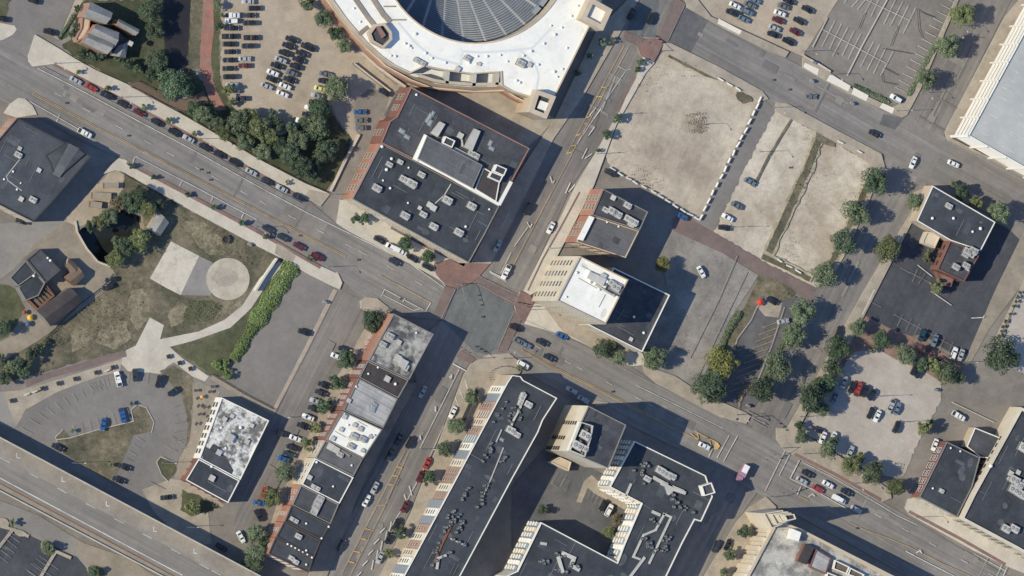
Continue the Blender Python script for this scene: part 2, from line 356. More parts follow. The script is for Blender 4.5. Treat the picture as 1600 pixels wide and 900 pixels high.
flat('courtyard', 'asphalt_stall', [(800,760),(850,700),(900,720),(940,740),(1010,790),(975,890),(800,860)])
flat('pavement', 'pavement_tan', [(912,752),(924,742),(945,762),(985,788),(975,796),(930,772),(918,762),(908,786),(900,784)])
# --- roads
flat('road', 'asphalt_cross', [(995,-5),(1058,-5),(1040,64),(996,114),(962,180),(937,227),(892,292),(862,360),(817,456),(748,432),(764,412),(862,217),(910,148),(960,62)])
flat('road', 'asphalt_cross', [(1497,-5),(1582,-5),(1476,207),(1447,292),(1381,400),(1346,460),(1283,576),(1224,678),(1190,760),(1150,815),(1095,905),(1010,905),(1110,740),(1165,690),(1205,600),(1282,440),(1295,405),(1376,262),(1412,182),(1435,140)])
flat('road', 'asphalt_cross', [(690,500),(775,555),(733,568),(722,585),(694,662),(640,800),(590,905),(480,905),(530,840),(600,700),(650,600),(640,545)])
flat('road', 'asphalt', [(1070,10),(1140,48),(1210,82),(1290,124),(1345,152),(1402,182),(1480,216),(1535,243),(1600,277),(1660,305),(1660,385),(1600,358),(1460,296),(1385,243),(1300,205),(1190,152),(1110,112),(1040,67)])
flat('road', 'asphalt', [(-10,55),(43,92),(50,104),(84,101),(322,223),(400,268),(482,313),(525,350),(600,392),(680,435),(697,447),(715,452),(803,485),(817,505),(888,525),(925,542),(980,569),(1025,600),(1125,652),(1165,662),(1230,700),(1250,717),(1375,782),(1415,805),(1540,880),(1620,925),(1460,925),(1310,840),(1215,790),(1110,725),(880,615),(815,580),(775,555),(690,500),(610,492),(565,466),(537,440),(505,418),(400,358),(192,248),(143,228),(57,182),(-10,152)])
flat('road_patch', 'asphalt_tan', [(450,318),(512,350),(492,388),(425,355)])
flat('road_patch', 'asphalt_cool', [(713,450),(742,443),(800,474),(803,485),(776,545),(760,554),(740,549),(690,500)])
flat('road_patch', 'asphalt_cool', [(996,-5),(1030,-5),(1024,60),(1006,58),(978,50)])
flat('road_patch', 'asphalt_stall', [(1072,12),(1106,32),(1078,84),(1042,65)])
flat('road_patch', 'asphalt_stall', [(1380,178),(1412,185),(1398,203),(1374,194)])
flat('road_patch', 'asphalt_light', [(1440,232),(1470,240),(1450,282),(1400,265)])
_rp = random.Random(21)
for (a, c, n, rot) in [((90,140),(480,330),14,A_ROT),((540,380),(690,460),5,A_ROT),((830,545),(1120,690),10,A_ROT),((1250,740),(1560,890),9,A_ROT),((1080,40),(1400,200),9,A_ROT),((975,90),(820,400),9,B_ROT),((700,590),(560,870),8,B_ROT),((1520,60),(1220,650),13,B_ROT),((540,480),(430,760),6,B_ROT),((1150,760),(1080,860),3,B_ROT)]:
    for _ in range(n):
        t = _rp.random(); x, y = a[0]+(c[0]-a[0])*t+_rp.uniform(-9,9), a[1]+(c[1]-a[1])*t+_rp.uniform(-9,9); X, Y = G(x, y); l_, w_ = _rp.choice([(2.2,1.4),(5,1.2),(9,1.0),(3,3),(14,.8),(6,2.6)])
        _z[0] += .004; mb = MB(); M = Matrix.Translation((X, Y, _z[0])) @ Matrix.Rotation(rot+_rp.choice([0,0,math.pi/2]), 4, 'Z'); mb.quad([tuple(M @ Vector(p)) for p in ((-l_/2,-w_/2,0),(l_/2,-w_/2,0),(l_/2,w_/2,0),(-l_/2,w_/2,0))])
        tag(mb.build('road_patch', _M[_rp.choice(['patch_new','patch_old','patch_old'])]), kind='structure')
# --- brick crossings
for q in ([(695,447),(712,451),(692,499),(678,488)], [(748,431),(810,464),(803,477),(737,441)], [(803,486),(814,500),(792,548),(776,550)],
          [(720,547),(743,560),(735,568),(712,557)], [(976,49),(1006,61),(996,72),(972,62)], [(1056,-4),(1071,6),(1042,65),(1026,59)]):
    flat('brick_crossing', 'brick_dark', q)
# --- sidewalks (raised 13 cm)
flat('sidewalk', 'concrete', [(54,54),(85,72),(117,92),(150,110),(197,131),(230,150),(277,175),(312,195),(355,220),(400,247),(475,286),(515,303),(500,322),(482,312),(400,267),(322,222),(84,100),(50,104),(44,96),(43,88)], raise_=SW)
strip('brick_band', 'brick', [(85,101.5),(200,160),(322,224.5),(400,269),(474,310)], 4, SW)
flat('sidewalk', 'pavement_tan', [(482,296),(514,303),(500,321),(474,309)], raise_=SW+.004)
flat('sidewalk', 'concrete', [(28,153),(38,154),(50,165),(57,179),(25,184),(5,177),(15,162)], raise_=SW)
flat('sidewalk', 'concrete', [(160,272),(172,258),(185,247),(194,249),(400,358),(505,418),(528,428),(534,442),(530,452),(520,448),(480,428),(440,404),(400,384),(285,322),(194,270),(180,266)], raise_=SW)
strip('brick_band', 'brick', [(197,254),(300,308),(400,361),(500,418)], 5, SW)
flat('sidewalk', 'pavement_tan', [(432,380),(450,390),(462,400),(455,412),(428,396)], raise_=SW+.004)
flat('sidewalk', 'concrete', [(531,312),(553,316),(732,412),(697,446),(680,434),(600,391),(545,362),(525,349)], raise_=SW)
flat('brick_plaza', 'brick', [(677,412),(700,405),(735,410),(765,412),(748,432),(737,441),(714,451),(697,446),(680,430)], raise_=SW+.004)
strip('brick_band', 'brick_dark', [(610,355),(660,382),(725,414)], 5, SW)
flat('sidewalk', 'pavement_tan', [(985,-5),(1000,-5),(962,62),(912,148),(864,217),(766,412),(735,411),(800,285),(866,186),(930,50)], raise_=SW)
flat('brick_plaza', 'brick', [(812,455),(828,461),(834,478),(820,506),(806,490),(803,477)], raise_=SW)
flat('sidewalk', 'concrete', [(995,116),(1004,88),(1022,98),(1008,114),(962,195),(927,290),(843,452),(828,461),(817,455),(880,330),(897,293),(936,228),(963,180)], raise_=SW)
strip('brick_band', 'brick_dark', [(905,300),(877,352),(847,405),(824,454)], 3, SW)
strip('brick_band', 'brick', [(992,120),(975,152),(965,175)], 3.5, SW)
flat('brick_plaza', 'brick', [(1012,59),(1028,58),(1036,66),(1028,84),(1021,96),(1010,92),(1000,87),(995,75),(1001,66)], raise_=SW)
flat('sidewalk', 'concrete', [(834,474),(870,480),(925,510),(1003,552),(1010,570),(985,572),(925,543),(888,526),(818,506)], raise_=SW)
flat('sidewalk', 'pavement_tan', [(845,474),(925,512),(985,545),(965,560),(925,543),(880,520)], raise_=SW+.004)
flat('sidewalk', 'pavement_tan', [(1004,570),(1055,588),(1090,612),(1165,645),(1172,650),(1165,662),(1125,652),(1025,600),(1008,584)], raise_=SW)
flat('sidewalk', 'pavement_tan', [(1212,668),(1245,672),(1290,700),(1340,730),(1390,766),(1392,778),(1378,784),(1250,717),(1225,704),(1212,686)], raise_=SW)
strip('brick_band', 'brick', [(1240,709),(1300,739),(1376,781)], 5, SW)
flat('sidewalk', 'concrete', [(1418,779),(1436,777),(1500,808),(1595,861),(1610,870),(1610,900),(1570,884),(1520,860),(1420,804),(1413,794)], raise_=SW)
strip('brick_band', 'brick', [(1419,799),(1500,842),(1570,882)], 5, SW)
flat('sidewalk', 'pavement_tan', [(1036,67),(1048,68),(1120,103),(1190,142),(1200,155),(1188,158),(1110,119),(1034,80)], raise_=SW)
flat('sidewalk', 'pavement_tan', [(1212,160),(1230,162),(1300,200),(1376,240),(1382,262),(1374,268),(1330,237),(1252,194),(1210,174)], raise_=SW)
flat('sidewalk', 'pavement_tan', [(1070,-5),(1086,-5),(1110,26),(1160,48),(1200,66),(1232,81),(1226,90),(1190,75),(1130,45),(1072,12)], raise_=SW)
flat('sidewalk', 'concrete_white', [(1122,29),(1158,48),(1154,54),(1120,37)], raise_=SW+.004)
flat('sidewalk', 'pavement_tan', [(1254,84),(1296,113),(1332,140),(1392,168),(1414,158),(1440,113),(1494,-5),(1499,-5),(1437,140),(1416,180),(1408,184),(1394,178),(1325,147),(1253,106)], raise_=SW)
for q in ([(1296,116),(1328,134),(1324,143),(1290,126)], [(1333,137),(1356,149),(1352,158),(1329,147)], [(1378,161),(1396,169),(1393,178),(1373,168)], [(1256,98),(1278,108),(1276,118),(1254,105)]):
    flat('sidewalk', 'concrete_white', q, raise_=SW+.004)
flat('sidewalk', 'pavement_tan', [(1570,25),(1596,-5),(1640,-5),(1486,216),(1540,243),(1640,290),(1640,298),(1535,244),(1480,219),(1475,206)], raise_=SW)
flat('sidewalk', 'pavement_tan', [(1428,300),(1450,290),(1462,296),(1425,345),(1356,480),(1346,500),(1300,590),(1262,640),(1246,672),(1226,674),(1283,576),(1346,460),(1381,400),(1424,330)], raise_=SW)
flat('sidewalk', 'pavement_tan', [(1170,792),(1196,776),(1212,792),(1198,824),(1150,905),(1096,905),(1150,815)], raise_=SW)
flat('sidewalk', 'pavement_tan', [(735,568),(762,554),(795,552),(818,572),(800,600),(772,602),(620,905),(590,905),(642,800),(695,664),(724,586)], raise_=SW)
flat('sidewalk', 'pavement_tan', [(563,482),(562,470),(570,464),(588,466),(612,485),(606,492),(580,490)], raise_=SW)
flat('sidewalk', 'concrete_tan', [(630,598),(652,598),(570,745),(510,900),(480,905),(500,850)], raise_=SW)
flat('traffic_island', 'pavement_tan', [(926,629),(932,626),(950,629),(945,634),(930,634)], raise_=SW)
# lot borders and islands
mat('grass_edge', (178,167,147), (158,148,126), var=.25, big=.2)
strip('grass', 'grass_edge', [(1280,206),(1262,262),(1228,335),(1195,405)], 20, kind='stuff')
strip('grass', 'grass_edge', [(1370,258),(1336,335),(1288,440)], 22, kind='stuff')
strip('grass', 'grass_edge', [(1190,398),(1230,416),(1276,440)], 14, kind='stuff')
strip('grass', 'grass_dry', [(1280,212),(1262,262),(1228,335),(1197,402)], 13, kind='stuff')
strip('grass', 'grass_dry', [(1236,185),(1200,245),(1172,300)], 4, kind='stuff')
strip('grass', 'grass_dry', [(1366,262),(1336,330),(1290,430)], 9, kind='stuff')
strip('grass', 'grass_dry', [(1190,400),(1230,418),(1272,440)], 9, kind='stuff')
strip('grass', 'grass_dry', [(1044,86),(1100,116),(1130,126)], 6, kind='stuff')
flat('grass', 'grass_dry', [(1148,142),(1170,150),(1176,158),(1158,162),(1150,152)], smooth=2, kind='stuff')
flat('grass', 'grass_dry', [(1272,204),(1300,214),(1306,232),(1280,222)], kind='stuff')
for q in ([(20,826),(-5,858)], [(86,862),(62,902)], [(0,822),(22,828),(44,838)], [(66,848),(88,862),(110,872)]):
    strip('pavement', 'pavement_tan', q, 5, .1)
flat('pavement', 'pavement_tan', [(-5,808),(10,810),(14,820),(8,826),(-5,822)], raise_=.1, smooth=1)
flat('grass', 'grass_mid', [(64,846),(72,844),(84,852),(86,866),(72,868),(64,858)], raise_=.12, smooth=1, kind='stuff')
flat('grass', 'grass_mid', [(134,888),(142,882),(160,888),(165,900),(140,900)], raise_=.12, smooth=1, kind='stuff')
flat('pavement', 'pavement_tan', [(20,826),(32,828),(42,834),(40,838),(26,838)], raise_=.12, smooth=1)
# ---------------------------------------------------------------- painted markings
ZM = _z[0]+.02
def lines(name, mt, segs, wd, dash=None, z=None):
    """one painted line run = one sheet; dashes stay inside it"""
    _z[0] += .004; z = _z[0]+.01 if z is None else z
    mb = MB()
    for seg in segs:
        P = [G(*p) for p in seg]
        if not dash: ribbon(mb, P, wd, z)
        else:
            on, off = dash
            for a, b in zip(P[:-1], P[1:]):
                L = math.dist(a, b); t = 0
                while t+on < L: ribbon(mb, [lerp(a, b, t/L), lerp(a, b, (t+on)/L)], wd, z); t += on+off
    o = mb.build(name, _M[mt]); tag(o, kind='structure')
AV = [(60,105),(110,126),(200,173),(300,224),(400,281),(470,318)]
lines('lane_line', 'paint_white', [[(58,107),(110,133),(200,181),(300,234),(400,290),(480,333),(560,372),(640,412),(692,449)]], .22)
lines('lane_line', 'paint_faint', [[(66,104),(110,126),(200,173),(300,225),(400,281),(470,318)]], .2)
lines('lane_line', 'paint_white', [[(540,352),(600,383),(680,428),(694,447)]], .16)
lines('lane_line', 'paint_white', [[(85,145),(180,196),(260,238),(330,275),(405,314),(560,392),(690,462)]], .16, (3, 9))
lines('centre_line', 'paint_yellow', [[(50,145),(120,182),(205,226),(300,275),(400,327),(540,400)]], .16)
lines('centre_line', 'paint_yellow', [[(49,147),(119,184),(204,228),(299,277),(399,329),(539,402)]], .16)
lines('centre_line', 'paint_yellow', [[(592,430),(640,455),(672,473)]], .22)
lines('stall_line', 'paint_white', [[(45,158),(110,195),(122,202)],[(92,180),(87,190)],[(209,246),(212,245),(300,290),(400,343)],[(209,246),(206,256)],[(284,282),(279,291)],[(332,307),(328,316)],[(380,332),(376,341)]], .2)
lines('stall_line', 'paint_white', [[(600,452),(660,484)],[(596,460),(645,485)],[(628,472),(632,466)],[(600,452),(594,464)],[(645,485),(658,482)],[(672,473),(664,486)]], .22)
lines('lane_line', 'paint_faint', [[(820,500),(900,535),(1000,590),(1100,640),(1150,665)]], .16)
lines('lane_line', 'paint_white', [[(993,602),(1060,635),(1130,670)]], .18)
lines('lane_line', 'paint_faint', [[(993,605),(1060,638),(1130,673)]], .14)
lines('lane_line', 'paint_white', [[(835,540),(900,573),(1010,630),(1110,680)]], .16, (2.6, 10))
lines('centre_line', 'paint_yellow', [[(812,545),(860,571),(930,605),(975,628),(1050,668),(1106,696)]], .18)
lines('centre_line', 'paint_yellow', [[(813,547.4),(860,573.4),(930,607.4),(974,630),(1050,670.4)]], .18)
flat('painted_area', 'paint_yellow', [(1116,691),(1120,691),(1124,697),(1120,702),(1114,702)])
lines('hatching', 'paint_yellow', [[(1088,676),(1091,690)],[(1106,684),(1110,698)],[(1085,674),(1118,691)],[(1078,677),(1108,703)]], .4)
lines('stop_line', 'paint_white', [[(1112,701),(1106,714)]], .35)
lines('crosswalk_line', 'paint_white', [[(1138,680),(1119,715)],[(1151,681),(1129,721)]], .25)
lines('crosswalk_line', 'paint_white', [[(1225,704),(1194,767)],[(1233,709),(1216,743)]], .25)
lines('stop_line', 'paint_white', [[(1248,719),(1233,748)],[(1250,760),(1244,773)]], .4)
lines('lane_line', 'paint_white', [[(1234,748),(1275,768),(1322,795)]], .3)
lines('lane_line', 'paint_white', [[(1252,722),(1300,746),(1350,775),(1400,805),(1432,820)],[(1520,865),(1570,892)]], .16)
lines('lane_line', 'paint_faint', [[(1250,727),(1300,752),(1350,780),(1400,809),(1430,824)]], .14)
lines('lane_line', 'paint_white', [[(1366,803),(1408,825),(1500,874),(1560,905)]], .18, (3, 9))
lines('centre_line', 'paint_yellow', [[(1325,815),(1350,828),(1385,840),(1420,855),(1470,880),(1520,902)]], .2)
lines('lane_line', 'paint_white', [[(1414,861),(1450,880),(1490,900)]], .3)
lines('centre_line', 'paint_yellow', [[(1247,775),(1262,782)]], .25)
lines('crosswalk_line', 'paint_white', [[(1564,882),(1556,900)],[(1573,884),(1566,900)]], .25)
lines('crosswalk_line', 'paint_faint', [[(1166,642),(1200,658)],[(1170,650),(1198,664)],[(1172,655),(1196,668)]], .3)
lines('crosswalk_line', 'paint_faint', [[(1042,64),(1068,10)],[(1000,58),(1028,60)],[(996,73),(975,62)],[(688,498),(710,453)],[(740,441),(803,474)],[(747,431),(808,462)],[(776,548),(801,488)],[(720,546),(745,558)]], .2)
# cross street (north part)
lines('centre_line', 'paint_yellow', [[(981,72),(890,244),(800,415)],[(974,70),(884,240)]], .16)
lines('hatching', 'paint_yellow', [[(938,136),(947,137)],[(930,151),(940,151)],[(915,184),(922,181)],[(898,212),(906,210)],[(889,229),(898,227)],[(884,240),(892,238)]], .4)
lines('lane_line', 'paint_white', [[(965,104),(978,110),(985,108)],[(978,108),(900,225)],[(960,120),(938,175)]], .16)
lines('lane_line', 'paint_white', [[(824,354),(802,385)],[(797,395),(781,427)],[(764,426),(790,440)],[(794,333),(780,360)]], .2)
lines('stop_line', 'paint_white', [[(764,424),(789,437)]], .35)
lines('hatching', 'paint_white', [[(938,170),(926,186)],[(930,168),(920,180)],[(916,232),(908,248)],[(924,240),(912,248)],[(890,285),(882,302)],[(897,288),(887,300)],[(928,198),(918,212)]], .35)
lines('turn_arrow', 'paint_white', [[(858,275),(862,287)],[(862,287),(865,282)],[(822,347),(827,356)],[(827,356),(830,350)]], .35)
# cross street (south part)
lines('lane_line', 'paint_white', [[(716,577),(690,630),(665,680),(655,700)]], .2)
lines('lane_line', 'paint_white', [[(692,665),(660,735),(630,790),(605,830)]], .2)
lines('stop_line', 'paint_white', [[(706,568),(728,580)]], .4)
lines('hatching', 'paint_white', [[(725,594),(730,609)],[(717,608),(722,623)],[(710,621),(715,635)],[(638,759),(642,774)],[(630,772),(634,784)]]+[[(608-7*k+2,815+15*k),(603-7*k+4,830+15*k)] for k in range(5)]+[[(600-9*k,825+17*k),(592-9*k,833+17*k)] for k in range(5)], .35)
lines('centre_line', 'paint_yellow', [[(637,705),(620,745),(600,790),(545,900)],[(632,703),(604,757),(532,897)]], .16)
lines('hatching', 'paint_yellow', [[(619,729),(627,731)],[(612,743),(620,744)],[(605,757),(614,758)],[(588,790),(600,789)],[(569,826),(579,828)],[(561,841),(571,843)],[(551,861),(561,863)],[(543,877),(552,879)]], .4)
lines('turn_arrow', 'paint_white', [[(704,585),(704,593)],[(701,588),(704,593)],[(679,635),(679,643)],[(655,680),(656,687)]], .5)
lines('turn_arrow', 'paint_white', [[(1262,776),(1268,772),(1272,775)],[(1430,864),(1436,860),(1439,864)]], .5)
# parking stalls
def comb(p0, p1, n, d, mt='paint_white', wd=.14, skip=()):
    return [[lerp(p0, p1, k/(n-1)), tuple(a+b for a, b in zip(lerp(p0, p1, k/(n-1)), d))] for k in range(n) if k not in skip]
ar = []
for k in range(11):
    t = k/10; x = 30+135*t; y = 668-78*t**.75; s = (1-t)
    ar.append([(x, y), (x+12*(.6+.6*s)*(.35+s*.9), y+14*(1-.35*s))])
lines('stall_line', 'paint_faint', ar, .14)
lines('stall_line', 'paint_faint', comb((158,592),(188,584),2,(6,16))+comb((200,583),(230,583),3,(-3,16))+comb((290,630),(291,698),6,(-22,5))+comb((265,682),(250,712),3,(18,10))+comb((211,683),(193,715),4,(12,7))+comb((231,752),(232,753),2,(24,12)), .14)
lines('stall_line', 'paint_faint', comb((112,664),(198,638),8,(5,18)), .14)
lines('kerb_line', 'curb', [[(88,687),(110,684),(150,672),(208,658),(204,640),(214,632),(228,637),(240,660),(236,676)],[(244,722),(250,714),(272,722)],[(244,722),(252,742),(262,752)],[(98,671),(86,683),(96,707)]], .3, z=.55)
lines('hatching', 'paint_faint', [[(134+4*k,598-k),(146+4*k,612-k)] for k in range(5)], .14)
lines('stall_line', 'paint_white', [[(1340,-6),(1420,32)],[(1284,46),(1385,100)],[(1429,12),(1409,53)],[(1418,8),(1398,48)],[(1409,2),(1389,41)],[(1398,-2),(1379,38)],[(1371,0),(1359,26)],[(1360,0),(1348,23)],[(1350,0),(1338,15)],[(1339,0),(1329,11)],[(1321,-2),(1318,5)],
 [(1303,32),(1282,73)],[(1313,37),(1294,77)],[(1323,43),(1299,88)],[(1333,48),(1314,87)],[(1343,53),(1323,93)],[(1363,65),(1343,104)],[(1373,69),(1353,110)],[(1382,75),(1363,115)],[(1394,80),(1374,118)]], .16)
lines('lane_line', 'concrete', [[(1387,-5),(1345,72),(1322,118)]], .45)
lines('kerb_line', 'curb', [[(1291,28),(1268,74)]], .5)
lines('stall_line', 'paint_white', comb((1474,-4),(1397,136),14,(16,8)), .15)
for q in ([(1432,14),(1440,20),(1458,27)], [(1432,16),(1434,45),(1440,60)], [(1378,76),(1425,84)], [(1402,40),(1390,72)], [(1350,20),(1340,45)], [(1376,115),(1378,128),(1400,132)], [(1380,106),(1402,118)]):
    lines('asphalt_crack', 'tar', [q], .25)
for q in ([(1150,400),(1120,470),(1075,560)], [(1165,425),(1120,520),(1078,610)]): lines('asphalt_crack', 'concrete_grey', [q], .3)
lines('stall_line', 'paint_faint', comb((1148,455),(1105,575),14,(-24,3)), .12)
lines('stall_line', 'paint_yellow', comb((1222,500),(1170,600),10,(-32,12)), .14)
lines('hatching', 'paint_yellow', [[(1176-3*k,600+3*k),(1152+0*k,610+5*k)] for k in range(7)], .14)
lines('kerb_line', 'curb', [[(1182,478),(1172,500),(1150,530),(1146,545)],[(1224,480),(1204,540),(1180,600)]], .25)
lines('stall_line', 'paint_faint', [[(1395,491),(1440,515),(1495,545)]]+comb((1400,510),(1505,568),9,(9,-19)), .13)
lines('stall_line', 'paint_faint', [[(1357,470),(1375,480)]]+comb((1405,418),(1450,440),4,(16,9))+[[(1424,440),(1432,420)],[(1433,444),(1444,427)]], .13)
lines('kerb_line', 'paint_white', [[(1432,414),(1455,432)],[(1516,497),(1535,496),(1536,493)],[(1453,455),(1485,477)]], .3)
lines('stall_line', 'paint_faint', comb((10,830),(-2,852),3,(12,6))+comb((14,836),(-4,868),5,(16,12))+comb((60,868),(42,892),3,(30,22))+comb((54,872),(40,890),3,(20,14)), .12)
lines('stall_line', 'paint_faint', [[(871,738),(860,755)],[(884,741),(873,762)],[(860,755),(876,766)]]+[[(880+2*k,747+k*.5),(872+2*k,762+k)] for k in range(6)]+comb((921,768),(940,778),4,(-6,12)), .12)
lines('kerb_line', 'curb', [[(1485,628),(1510,640),(1552,660)]], .3)
# tyre and repair marks on the avenues
for q in ([(1320,700),(1322,702)],): pass
for (x, y) in [(102,161),(199,212),(312,265),(323,270),(467,368),(558,406),(327,281),(625,467),(1232,140),(1233,262),(752,495),(1337,825),(955,612),(1150,655),(1207,125)]:
    mb = MB(); X, Y = G(x, y); _z[0] += .004; mb.quad([(X+.45*math.cos(a*math.pi/5), Y+.45*math.sin(a*math.pi/5), _z[0]+.02) for a in range(10)])
    tag(mb.build('manhole_cover', _M['tar']), kind='structure')
ZT = _z[0]+.03
# ---------------------------------------------------------------- building materials
mat('roof_black', (72,76,83), (60,64,71), var=.2, big=.06, blotch=.14, slab=(B_ROT, 9, 2.6, .07, .05))
mat('roof_charcoal', (82,83,88), (68,69,76), var=.2, big=.08, blotch=.2, slab=(A_ROT, 8, 2.4, .07, .05))
mat('roof_b1', (82,86,92), (72,75,82), var=.17, big=.07, blotch=.12, slab=(B_ROT, 10, 2.8, .06, .05))
mat('stain_dust', (96,97,101), (80,82,88), var=.15, big=.4); mat('stain_white', (222,218,210), (212,209,203), var=.06)
mat('roof_brownish', (78,72,72), (66,62,64), var=.14, big=.1, line=(A_ROT, 2.4, .1))
mat('roof_grey', (108,107,110), (92,92,97), var=.13, big=.09, line=(A_ROT, 2.0, .1))
mat('roof_light_grey', (176,174,172), (150,149,149), var=.1, big=.12, line=(A_ROT, 2.6, .2), streak=A_ROT)
mat('roof_white', (240,237,229), (226,223,216), var=.05, big=.1, blotch=.1, mix=(.5,.7), slab=(B_ROT, 7, 3, .015, .05))
mat('roof_mottled', (168,165,160), (92,90,90), var=.2, big=.16, mix=(.44,.56), blotch=.25)
mat('roof_snowy', (212,210,204), (112,109,108), var=.24, big=.3, mix=(.46,.58), blotch=.35)
mat('roof_dirty', (184,180,172), (136,133,129), var=.2, big=.14, mix=(.45,.57), blotch=.25)
mat('shingle_grey', (152,150,147), (132,131,130), var=.13, big=.2, fine=3)
mat('wall_brick_orange', (184,136,116), (162,120,104), var=.12, fine=1.4)
mat('wall_brick_red', (140,98,86), (122,86,78), var=.14, fine=1.4)
mat('wall_brick_pale', (164,122,112), (146,110,102), var=.1)
mat('wall_cream', (216,203,182), (202,189,169), var=.07)
mat('wall_tan', (200,184,162), (184,168,148), var=.08)
mat('wall_white', (232,228,218), None, var=.05)
mat('wall_grey', (140,136,132), (122,120,118), var=.1)
mat('wall_dark', (86,82,80), None, var=.12)
mat('metal_light', (196,192,184), (176,172,166), var=.1, rough=.5)
mat('metal_grey', (140,140,142), (122,124,128), var=.12, rough=.5)
mat('metal_dark', (62,64,68), None, var=.1, rough=.6)
mat('steel_truss', (238,234,226), None, var=.05)
mat('deck_grey', (182,182,178), (170,171,169), var=.07, big=.03, blotch=.08, slab=(B_ROT, 18, 9, .015, .05))
mat('seam_grey', (216,219,219), None, var=.04)
mat('seat_blue', (112,121,134), (94,104,118), var=.14)
mat('seat_red', (150,98,98), (128,88,92), var=.14)
mat('tread', (178,178,178), (160,162,164), var=.1)
mat('wood', (120,104,92), (104,90,80), var=.15)
mat('terracotta', (176,140,122), (160,128,112), var=.14)
glass('window_glass', (66,74,86)); glass('glass_blue', (144,152,160), .45); plain('skylight_glass', (150,156,160), .3); glass('car_glass', (34,38,44), .06)
plain('frame_light', (206,196,180)); plain('frame_dark', (70,64,60)); plain('frame_white', (236,234,230))
plain('tyre', (30,30,32), .8); plain('lamp_lens', (220,220,215), .2)

_wm = {}
def window_mesh(w_, h_, fr, gl):
    key = (round(w_, 1), round(h_, 1), fr, gl)
    if key in _wm: return _wm[key]
    mb = MB(); f = .09
    # local: x along the wall, y outwards, z up; frame of four bars, a sill, and the glazing behind it
    mb.box(-w_/2-f, w_/2+f, -.06, .11, -.10, 0, 0)
    mb.box(-w_/2-f, w_/2+f, -.06, .08, h_, h_+f, 0)
    mb.box(-w_/2-f, -w_/2, -.06, .07, 0, h_, 0); mb.box(w_/2, w_/2+f, -.06, .07, 0, h_, 0)
    mb.quad([(-w_/2, .02, 0), (w_/2, .02, 0), (w_/2, .02, h_), (-w_/2, .02, h_)], 1)
    mb.box(-.03, .03, .021, .05, 0, h_, 0)
    _wm[key] = mb.mesh('window', [_M[fr], _M[gl]]); return _wm[key]
def edge_windows(root, a, b, z0, z1, bay, floor, ww, wh, fr='frame_light', gl='window_glass', budget=None, start=.9):
    """one window object per opening along the wall a->b (CCW footprint, so outside is to the right)"""
    a, b = Vector(a), Vector(b); L = (b-a).length; d = (b-a)/L; nrm = Vector((d.y, -d.x))
    n = int((L-1.2)//bay); m = max(1, int((z1-z0-.6)//floor)); ang = math.atan2(-d.y, -d.x)
    if n < 1: return
    me = window_mesh(ww, wh, fr, gl)
    for j in range(m):
        for i in range(n):
            if budget is not None:
                if budget[0] <= 0: return
                budget[0] -= 1
            p = a+d*((L-n*bay)/2+bay*(i+.5))+nrm*.0
            inst('window', me, root, (p.x-root.location.x, p.y-root.location.y, z0+start+j*floor), ang)
def faces_camera(a, b):
    d = Vector(b)-Vector(a); return (Vector((d.y, -d.x))/d.length).x < -.2

# rooftop equipment: shared meshes, real objects
def _unit():
    mb = MB(); mb.box(-1.1,1.1,-.8,.8,.18,1.25,0); mb.box(-1.0,-.8,-.7,.7,0,.18,1,bottom=False); mb.box(.8,1.0,-.7,.7,0,.18,1,bottom=False)
    mb.box(-1.11,-.35,-.81,.81,.45,.95,1,bottom=False); mb.box(1.1,1.45,-.35,.35,.3,.9,0); return mb.mesh('rooftop_unit', [_M['metal_light'], _M['metal_dark']])
def _fan():
    mb = MB(); mb.cyl(0,0,0,.12,.42,.4,12,0,topmi=1); mb.cyl(0,0,.12,.2,.14,.14,8,0); return mb.mesh('fan', [_M['metal_light'], _M['metal_grey']])
def _cond():
    mb = MB(); mb.box(-.45,.45,-.45,.45,0,.12,1); mb.cyl(0,0,.12,.95,.5,.5,12,0,topmi=1); mb.cyl(0,0,.95,1.0,.3,.28,10,0); return mb.mesh('condenser', [_M['metal_grey'], _M['metal_dark']])
def _vent():
    mb = MB(); mb.cyl(0,0,0,.5,.22,.22,8,0); mb.cyl(0,0,.5,.75,.42,.3,10,0); mb.cyl(0,0,.75,.85,.3,.05,10,0); return mb.mesh('roof_vent', [_M['frame_white']])
def _sky():
    mb = MB(); mb.box(-.9,.9,-.6,.6,0,.3,0); mb.quad([(-.75,-.45,.3),(.75,-.45,.3),(.55,-.25,.55),(-.55,-.25,.55)],1); mb.quad([(.75,-.45,.3),(.75,.45,.3),(.55,.25,.55),(.55,-.25,.55)],1)
    mb.quad([(.75,.45,.3),(-.75,.45,.3),(-.55,.25,.55),(.55,.25,.55)],1); mb.quad([(-.75,.45,.3),(-.75,-.45,.3),(-.55,-.25,.55),(-.55,.25,.55)],1); mb.quad([(-.55,-.25,.55),(.55,-.25,.55),(.55,.25,.55),(-.55,.25,.55)],1)
    return mb.mesh('skylight', [_M['metal_grey'], _M['skylight_glass']])
def _hatch():
    mb = MB(); mb.box(-.6,.6,-.6,.6,0,.7,0); mb.box(-.72,.72,-.72,.72,.7,.85,1); return mb.mesh('roof_hatch', [_M['wall_grey'], _M['metal_light']])
EQ = dict(u=('rooftop_unit', _unit()), c=('condenser', _cond()), v=('roof_vent', _vent()), s=('skylight', _sky()), h=('roof_hatch', _hatch()))
FAN = _fan()
def equip(root, items, h):
    for it in items:
        px, py, k = it[:3]; sc = it[3] if len(it) > 3 else 1.0; x, y = G(px, py, h); rz = A_ROT + (it[4] if len(it) > 4 else 0)
        nm, me = EQ[k]; o = inst(nm, me, root, (x-root.location.x, y-root.location.y, h), rz, (sc, sc, sc))
        if k == 'u':
            for fx in ((-.5, .5) if sc > 1.05 else (.3,)):
                inst('fan', FAN, o, (fx, 0, 1.25))
def rel(root, P): return [(x-root.location.x, y-root.location.y) for x, y in P]
